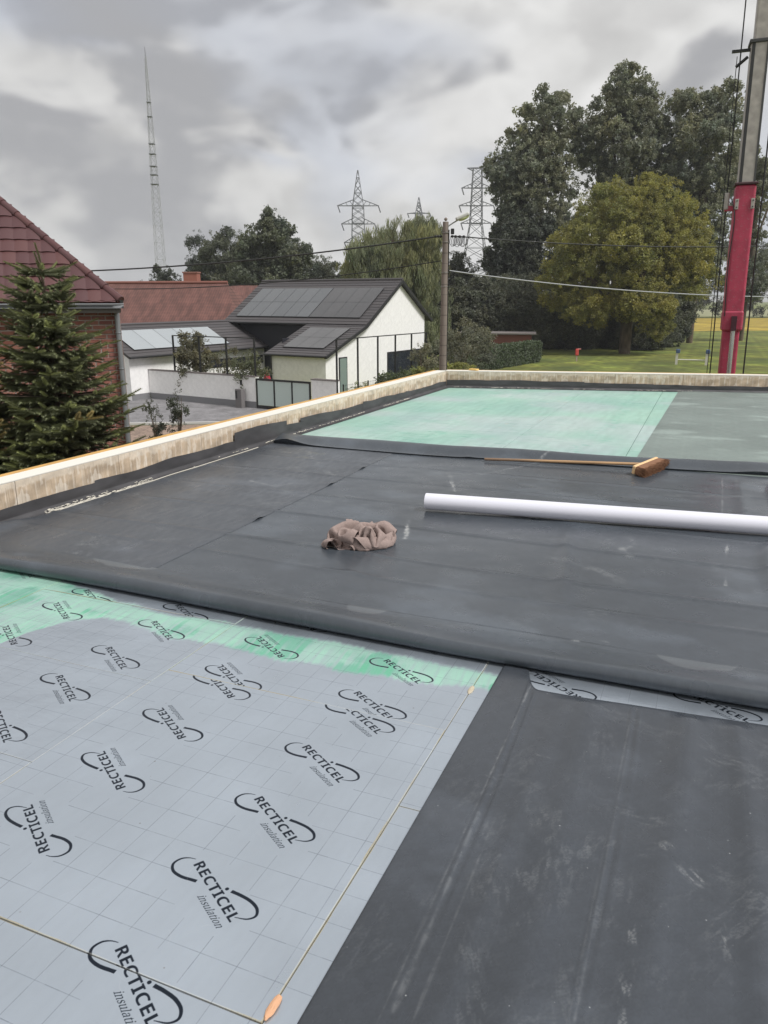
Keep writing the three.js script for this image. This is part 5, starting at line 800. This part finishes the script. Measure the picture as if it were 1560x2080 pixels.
{ // spruces by the brick house
  const twig = (() => { const pos = [], nor = []; const tri = (a, b, c) => { const n = b.clone().sub(a).cross(c.clone().sub(a)).normalize(); for (const p of [a, b, c]) { pos.push(p.x, p.y, p.z); nor.push(n.x, n.y, n.z); } }; let s = 3; const r2 = () => { s = (s * 16807 + 3) % 2147483647; return s / 2147483647; };
    for (let i = 0; i < 84; i++) { const t = i / 84, a = i * 2.4, c = V(0, 0, t), o = V(Math.cos(a), Math.sin(a) * 0.8 + 0.15, 0.65 + 0.3 * r2()).normalize(), L = 0.24 * (1 - 0.4 * t) * (0.8 + 0.4 * r2()), w = o.clone().cross(V(0, 0, 1)).normalize().multiplyScalar(0.026); tri(c.clone().add(w), c.clone().sub(w), c.clone().addScaledVector(o, L)); }
    tri(V(0.006, 0, 0), V(-0.006, 0, 0), V(0, 0, 1)); tri(V(0, 0.006, 0), V(0, -0.006, 0), V(0, 0, 1));
    const g = new THREE.BufferGeometry(); g.setAttribute('position', new THREE.Float32BufferAttribute(pos, 3)); g.setAttribute('normal', new THREE.Float32BufferAttribute(nor, 3)); return g; })();
  const needle = new THREE.MeshStandardMaterial({ color: 0xffffff, roughness: 0.6 });
  function spruce(label, e, n, h, rad, seedShift) {
    const t = tree('spruce', label, e, n); part('trunk', bar(V(0, 0, 0), V(0, h, 0), 0.11, 0.012, 8), barkMat, t);
    const list = [], stems = [];
    for (let y = 0.5; y < h - 0.12; y += 0.11 + 0.05 * rnd()) {
      const f = 1 - y / h, R = rad * (0.08 + 0.95 * Math.pow(f, 0.7)), nb = Math.round(9 + 13 * f);
      for (let k = 0; k < nb; k++) {
        const a = rnd() * 6.28, L = R * rr(0.6, 1.15) * (0.62 + 0.8 * fbm(Math.cos(a) * 1.6 + seedShift, y * 1.5, Math.sin(a) * 1.6, 3)), dr = 0.14 * L + 0.1 * f, dir = V(Math.cos(a), 0, Math.sin(a)), P = (q) => V(dir.x * L * q, y + 0.10 * L * q * (1 - f) - dr * q * (1.5 - q) + 0.16 * L * q * q, dir.z * L * q), N = Math.max(4, Math.round(L / 0.075));
        if (L > 0.4) stems.push(bar(P(0), P(0.9), 0.012, 0.004, 4));
        for (let i = 1; i <= N; i++) { const q = i / N; if (q < 0.2 && L > 0.6) continue; const p = P(q), nx = P(Math.min(1, q + 0.05)).sub(P(q - 0.05)).normalize(), side = V(-dir.z, 0, dir.x), tl = (0.15 + 0.26 * (1 - q) * Math.min(1, L)) * rr(0.8, 1.25); for (const sd of i === N ? [0] : [-1, 1]) list.push([p, nx.clone().addScaledVector(side, sd * rr(0.7, 1.1)).add(V(0, rr(-0.25, 0.12), 0)).normalize(), sd ? tl : 0.2, q]); if (rnd() < 0.35) list.push([p, nx.clone().add(V(rr(-0.3, 0.3), -0.6, rr(-0.3, 0.3))).normalize(), tl * 0.8, q * 0.6]); }
      }
    }
    for (let i = 0; i < 5; i++) list.push([V(0, h - 0.1 * i, 0), V(rr(-0.3, 0.3), 1, rr(-0.3, 0.3)).normalize(), 0.22, 1]);
    const m = new THREE.InstancedMesh(twig, needle, list.length), M4 = new THREE.Matrix4(), C3 = new THREE.Color();
    list.forEach(([p, d, s, q], i) => { M4.compose(p, new THREE.Quaternion().setFromUnitVectors(V(0, 0, 1), d), V(s, s, s).multiplyScalar(1).setZ(s)); m.setMatrixAt(i, M4); const k = rr(0.7, 1.3), br = fbm(p.x * 1.5 + seedShift, p.y * 1.5, p.z * 1.5, 3) > 0.64 ? 1 : 0, tip = q > 0.85 ? 1.35 : 1; m.setColorAt(i, C3.setRGB((0.115 + 0.05 * br) * k * tip, (0.128 + 0.0 * br) * k * tip, 0.06 * k)); });
    m.name = 'needles'; m.userData.kind = 'stuff'; shadows(m); t.add(m);
    part('branches', merge(stems), barkMat, t);
  }
  spruce('dark green spruce with its tip above the gutter of the brick house', -4.08, 9.6, 5.98, 1.5, 2);
  spruce('second spruce, mostly hidden by the first, beside the brick house', -5.3, 9.5, 5.66, 1.75, 9);
}
// ---------------------------------------------------------------- utility pole, cables, crane, pylons, mast
{
  const pole = thing('utility_pole', 'concrete utility pole with street lamp and cable fittings', 'pole', SITE(1.81, 24), YAW);
  const pm = new THREE.MeshStandardMaterial({ map: noiseTex(64, 512, (u, v) => { const k = (0.8 + 0.35 * tn(u, v, 8, 2)) * ((v * 26) % 1 < 0.07 ? 0.8 : 1); return [130 * k, 120 * k, 113 * k]; }), roughness: 0.95 });
  part('shaft', bar(V(0, 0, 0), V(0, 7.72, 0), 0.135, 0.085, 16), pm, pole); part('cap', new THREE.SphereGeometry(0.05, 12, 8).translate(0, 7.79, 0), pm, pole);
  part('conduit', bar(V(0.12, 0, 0.02), V(0.1, 7.5, 0.02), 0.018, 0.018, 6), steel, pole);
  for (const y of [7.15, 7.42, 6.3, 5.9]) part('band', new THREE.TorusGeometry(0.1, 0.012, 6, 18).rotateX(Math.PI / 2).translate(0, y, 0), mat(0.25, 0.24, 0.23, 0.5, { metalness: 0.5 }), pole);
  const lamp = new THREE.Group(); lamp.name = 'street_lamp'; pole.add(lamp);
  part('arm', tube([V(0.08, 7.6, 0), V(0.2, 7.68, 0), V(0.42, 7.8, 0.05)], 0.02, 12, 8), mat(0.3, 0.3, 0.3, 0.5), lamp);
  { const hd = rbox(0.42, 0.11, 0.17, 0.045, 0, 0, 0, 3); hd.rotateZ(0.4).translate(0.48, 7.86, 0.06); part('lamp_head', hd, mat(0.5, 0.5, 0.47, 0.6), lamp); const ls = new THREE.SphereGeometry(1, 14, 8).scale(0.17, 0.06, 0.075); ls.rotateZ(0.4).translate(0.52, 7.82, 0.06); part('lens', ls, mat(0.5, 0.55, 0.3, 0.25), lamp); }
  part('junction_box', rbox(0.1, 0.16, 0.1, 0.02, 0.2, 7.45, 0.05, 2), steel, pole);
  const loops = []; for (let i = 0; i < 9; i++) { const x0 = 0.16 + 0.05 * i; loops.push(tube([V(x0, 7.33, 0.02 * (i % 3)), V(x0 - 0.03, 7.12 - 0.02 * (i % 4), 0.05), V(x0 + 0.06, 7.02 + 0.03 * (i % 3), 0.06), V(x0 + 0.12, 7.3, 0.02)], 0.008, 14, 5)); } for (let i = 0; i < 4; i++) loops.push(tube([V(0.12, 6.35, 0.05), V(0.24 + 0.03 * i, 6.28, 0.06), V(0.22, 6.0 - 0.05 * i, 0.05), V(0.11, 5.95, 0.04)], 0.006, 14, 5)); part('cable_loops', merge(loops), steel, pole);
  for (const x of [-0.28, -0.2, -0.14, 0.2, 0.3, 0.42, 0.54]) part('insulator', new THREE.SphereGeometry(0.04, 8, 6).scale(1.2, 1, 1).translate(x, 7.32 - Math.abs(x) * 0.02, 0), steel, pole);
  const cable = (l, e0, n0, y0, e1, n1, y1, sag, r, m) => { const p = []; for (let i = 0; i <= 20; i++) { const t = i / 20; p.push(SV(lerp(e0, e1, t), lerp(n0, n1, t), lerp(y0, y1, t) - sag * 4 * t * (1 - t))); } one('overhead_cable', tube(p, r, 60, 6), m, l, 'cable'); };
  const dark = mat(0.02, 0.02, 0.02, 0.6), grey = mat(0.3, 0.31, 0.32, 0.5);
  cable('thick black overhead cable from the pole top to the brick house side', 1.6, 24, 7.32, -13.5, 26, 6.35, 0.28, 0.022, dark);
  cable('lower black overhead cable from the pole towards the farmhouse', 1.68, 24, 6.63, -16, 31, 6.25, 0.55, 0.016, dark);
  cable('dark overhead cable from the pole top running behind the crane', 2.0, 24, 7.33, 26, 33, 8.6, 0.62, 0.018, dark);
  cable('pale overhead cable running low from the pole behind the crane', 1.95, 24, 6.35, 24, 30, 6.1, 0.62, 0.02, grey);
}
{
  const red = new THREE.MeshStandardMaterial({ map: noiseTex(256, 512, (u, v) => { const k = 0.88 + 0.2 * tn(u, v, 8, 3), ch = sm(0.66, 0.72, tn(u, v, 40, 6)) * 0.5; return [lerp(170 * k, 155, ch), lerp(56 * k, 112, ch), lerp(82 * k, 112, ch)]; }), roughness: 0.5 });
  const grey = new THREE.MeshStandardMaterial({ map: noiseTex(128, 512, (u, v) => { const k = 0.8 + 0.3 * tn(u, v * 1, 8, 4); return [176 * k, 170 * k, 164 * k]; }), roughness: 0.45, metalness: 0.25 });
  const cr = thing('crane', 'red telescopic crane boom with grey extension and black cables', 'crane', SITE(7.48, 17), YAW - 0.33);
  const g = new THREE.Group(); const tilt = -0.015;
  const pt = (name, geo, m) => { geo.translate(0, -4, 0).rotateZ(-tilt).translate(0, 4, 0); return part(name, geo, m, cr); };
  const base = pt('lower_boom', boxUV(rbox(0.33, 5.3, 0.38, 0.05, 0, 2.65, -0.02, 2)), red);
  pt('outer_boom', boxUV(rbox(0.39, 2.75, 0.44, 0.06, 0.0, 6.42, 0, 3)), red); pt('boom_foot', boxUV(rbox(0.41, 0.42, 0.48, 0.05, 0, 5.1, 0, 2)), red);
  pt('collar', rbox(0.44, 0.05, 0.5, 0.015, 0, 7.81, 0, 1), mat(0.05, 0.02, 0.025, 0.6));
  pt('inner_boom', boxUV(rbox(0.33, 2.7, 0.36, 0.045, 0.0, 9.1, 0, 2)), grey); pt('collar', rbox(0.4, 0.07, 0.42, 0.015, 0, 10.4, 0, 1), mat(0.05, 0.05, 0.052, 0.6));
  pt('inner_boom', boxUV(rbox(0.31, 5.2, 0.34, 0.04, 0.03, 13.0, 0, 2)), grey);
  pt('wear_strip', box(0.06, 2.6, 0.012, -0.12, 9.1, 0.183), mat(0.03, 0.03, 0.032, 0.6)); pt('wear_strip', box(0.04, 2.6, 0.012, 0.14, 9.1, 0.183), mat(0.06, 0.06, 0.06, 0.6));
  pt('hydraulic_cylinder', bar(V(0.02, 0.6, 0.26), V(0.02, 5.0, 0.27), 0.045, 0.045, 16), mat(0.55, 0.56, 0.58, 0.25, { metalness: 0.8 })); pt('cylinder_bracket', box(0.1, 0.3, 0.12, 0.02, 5.05, 0.3), mat(0.05, 0.01, 0.02, 0.6));
  pt('sheave', rbox(0.09, 0.34, 0.14, 0.03, -0.33, 7.5, 0.02, 2), grey); pt('sheave_bracket', box(0.18, 0.1, 0.12, -0.27, 7.36, 0.02), red); pt('top_bracket', merge([box(0.4, 0.05, 0.06, -0.3, 10.28, 0.05), bar(V(-0.4, 10.0, 0.05), V(-0.2, 10.16, 0.05), 0.03)]), steel);
  for (const [x, z, r] of [[-0.34, 0.05, 0.014], [0.33, 0.06, 0.017], [-0.40, 0.0, 0.008]]) pt('cable', bar(V(x, 0.4, z), V(x * 0.98, x < -0.37 ? 10.2 : 15.4, z), r, r, 6), steel);
  for (const x of [-0.15, 0.15]) { pt('clamp_plate', rbox(0.07, 0.2, 0.02, 0.006, x, 7.42, 0.232, 1), grey); for (const y of [7.36, 7.48]) pt('bolt', bar(V(x, y, 0.24), V(x, y, 0.256), 0.014, 0.014, 6), steel); }
  pt('hose', tube([V(-0.17, 5.2, 0.25), V(-0.2, 6.2, 0.26), V(-0.17, 7.2, 0.25), V(-0.24, 7.5, 0.2)], 0.012, 30, 6), steel);
  pt('pedestal', rbox(1.3, 0.7, 1.3, 0.06, 0, 0.35, 0, 2), mat(0.1, 0.1, 0.1, 0.7));
}
{
  const gal = mat(0.15, 0.155, 0.165, 0.6, { metalness: 0.2 });
  const lattice = (sections, t) => { const a = []; for (let i = 0; i < sections.length - 1; i++) { const [y0, w0] = sections[i], [y1, w1] = sections[i + 1], c = [[-1, -1], [1, -1], [1, 1], [-1, 1]]; for (let k = 0; k < 4; k++) { const p = c[k], q = c[(k + 1) % 4], A = V(p[0] * w0, y0, p[1] * w0), B = V(p[0] * w1, y1, p[1] * w1), C = V(q[0] * w0, y0, q[1] * w0), D = V(q[0] * w1, y1, q[1] * w1); a.push(strut(A, B, t * 1.4), strut(A, D, t), strut(C, B, t)); if (i % 2 === 0) a.push(strut(A, C, t)); } } return merge(a); };
  const steps = (pairs, n) => { const o = []; for (let i = 0; i < pairs.length - 1; i++) for (let k = 0; k < n; k++) o.push([lerp(pairs[i][0], pairs[i + 1][0], k / n), lerp(pairs[i][1], pairs[i + 1][1], k / n)]); o.push(pairs[pairs.length - 1]); return o; };
  const arm = (w, y, rise, t, ins = true) => { const a = []; for (const s of [-1, 1]) { a.push(strut(V(0, y, 0.7), V(s * w, y, 0), t), strut(V(0, y, -0.7), V(s * w, y, 0), t), strut(V(s * 1.2, y + rise, 0), V(s * w, y, 0), t)); for (let k = 1; k < 4; k++) a.push(strut(V(s * w * k / 4, y, 0), V(s * lerp(1.2, w, k / 4), y + rise * (1 - k / 4), 0), t * 0.7)); if (ins) a.push(strut(V(s * w * 0.97, y, 0), V(s * w * 0.97 + 0.7, y - 2, 0), t * 1.5)); } return merge(a); };
  let p = thing('pylon', 'pointed lattice pylon with three cross arms above the willow', 'pylon', SITE(-8.2, 260), YAW);
  part('tower', lattice(steps([[0, 3.4], [22, 2.1], [33, 1.8], [44, 0.1]], 5), 0.13), gal, p); for (const [w, y] of [[6.6, 33.6], [5.4, 28.2], [4.6, 22.6]]) part('cross_arm', arm(w, y, 1.9, 0.22), gal, p);
  p = thing('pylon', 'flat topped lattice pylon with four cross arms past the pole', 'pylon', SITE(29.2, 260), YAW);
  part('tower', lattice(steps([[0, 6.2], [28, 1.9], [44.6, 1.35]], 8), 0.13), gal, p); part('cross_arm', arm(3.2, 44.6, -0.9, 0.22, false), gal, p, undefined); for (const [w, y] of [[4.9, 38.8], [5.6, 33.6], [4.9, 28.4]]) part('cross_arm', arm(w, y, 1.5, 0.22), gal, p);
  p = thing('pylon', 'distant pointed pylon with one cross arm showing over the willow', 'pylon', SITE(16.9, 400), YAW);
  part('tower', lattice(steps([[0, 4], [34, 2.2], [45, 1.6], [52.5, 0.1]], 4), 0.28), gal, p); part('cross_arm', arm(5.6, 45.2, 0.4, 0.32), gal, p); part('cross_arm', arm(5.6, 38.5, 0.4, 0.3), gal, p);
  const mst = thing('lattice_mast', 'tall thin lattice radio mast beyond the red roofs', 'mast', SITE(-47, 170), YAW);
  const ms = part('tower', lattice(steps([[0, 1.0], [20, 0.78], [36, 0.48], [51.4, 0.12]], 12), 0.036), mat(0.38, 0.39, 0.4, 0.5, { metalness: 0.3 }), mst); part('antenna', bar(V(0, 51.4, 0), V(0, 53, 0), 0.05), gal, mst);
  for (const [y, w] of [[43.2, 0.34], [40.6, 0.4], [35.6, 0.5], [33.7, 0.55], [31.4, 0.6], [29.8, 0.62], [28, 0.65]]) part('platform_ring', box(w * 2 + 0.1, 0.14, w * 2 + 0.1, 0, y, 0), gal, mst);
}
{ // shed, posts on the lawn
  const sh = thing('wooden_shed', 'low wooden shed with flat grey roof behind the hedge', 'shed', SITE(14.6, 78), YAW - 0.18);
  const wallm = mat(0.19, 0.07, 0.055, 0.85), grey = mat(0.17, 0.15, 0.145, 0.85);
  part('wall', box(7.0, 2.05, 3.9, -3.5, 1.02, -2), mat(0.09, 0.045, 0.035, 0.9), sh); for (let i = 0; i < 12; i++) part('cladding_board', rbox(7.02, 0.16, 0.025, 0.005, -3.5, 0.1 + i * 0.168, -0.035, 1), wallm, sh); for (let i = 0; i < 10; i++) part('cladding_board', rbox(0.025, 2.0, 0.36, 0.005, 0.015, 1.0, -0.3 - i * 0.38, 1), grey, sh);
  part('roof', rbox(7.7, 0.16, 4.7, 0.03, -3.4, 2.15, -2, 1), grey, sh);
  const lawnPosts = thing('exercise_frame', 'pair of white posts with blue caps joined by a low bar on the lawn', 'frame', SITE(26.5, 67.4), YAW - 0.35), wp = mat(0.6, 0.58, 0.52, 0.8), bl = mat(0.06, 0.1, 0.2, 0.6);
  for (const x of [-1.2, 1.2]) { part('post', box(0.2, 1.0, 0.2, x, 0.5, 0), wp, lawnPosts); part('cap', rbox(0.34, 0.34, 0.34, 0.05, x + 0.06, 1.14, 0, 1), bl, lawnPosts); } part('bar', bar(V(-1.2, 0.42, 0), V(1.2, 0.42, 0), 0.05), wp, lawnPosts);
  const rp = thing('marker_post', 'short post with red head standing in the grass by the shed', 'post', SITE(17.6, 71.5), YAW); part('stake', bar(V(0, 0, 0), V(0, 0.6, 0), 0.06), mat(0.4, 0.3, 0.28, 0.8), rp); part('head', rbox(0.3, 0.6, 0.24, 0.06, 0, 0.8, 0, 1), mat(0.5, 0.06, 0.05, 0.6), rp); part('spout', rbox(0.3, 0.1, 0.1, 0.03, 0.2, 1.08, 0, 1), mat(0.5, 0.2, 0.18, 0.6), rp);
}
// look-alikes belong together
const GROUPS = { poplar: 'poplars in a row behind the lawn', evergreen: 'dark growth behind the lawn', bushy_tree: 'dark growth behind the lawn', roadside_tree: 'trees beyond the red roofs', pylon: 'power pylons on the horizon', spruce: 'spruces beside the brick house', overhead_cable: 'cables on the utility pole', rubber_membrane: 'rubber sheets laid out on the roof', olive_shrub: 'shrubs by the hedge', yard_tree: 'olive trees of the white house', garden_shrub: 'shrubs along the mesh fence', leafy_sapling: 'saplings before the paving', steel_frame: 'black steel frames of the white house yard' };
for (const o of scene.children) { const k = o.name.replace(/_\d{3}$/, ''); if (GROUPS[k] && o.userData.category) o.userData.group = GROUPS[k]; }
renderer.render(scene, camera);
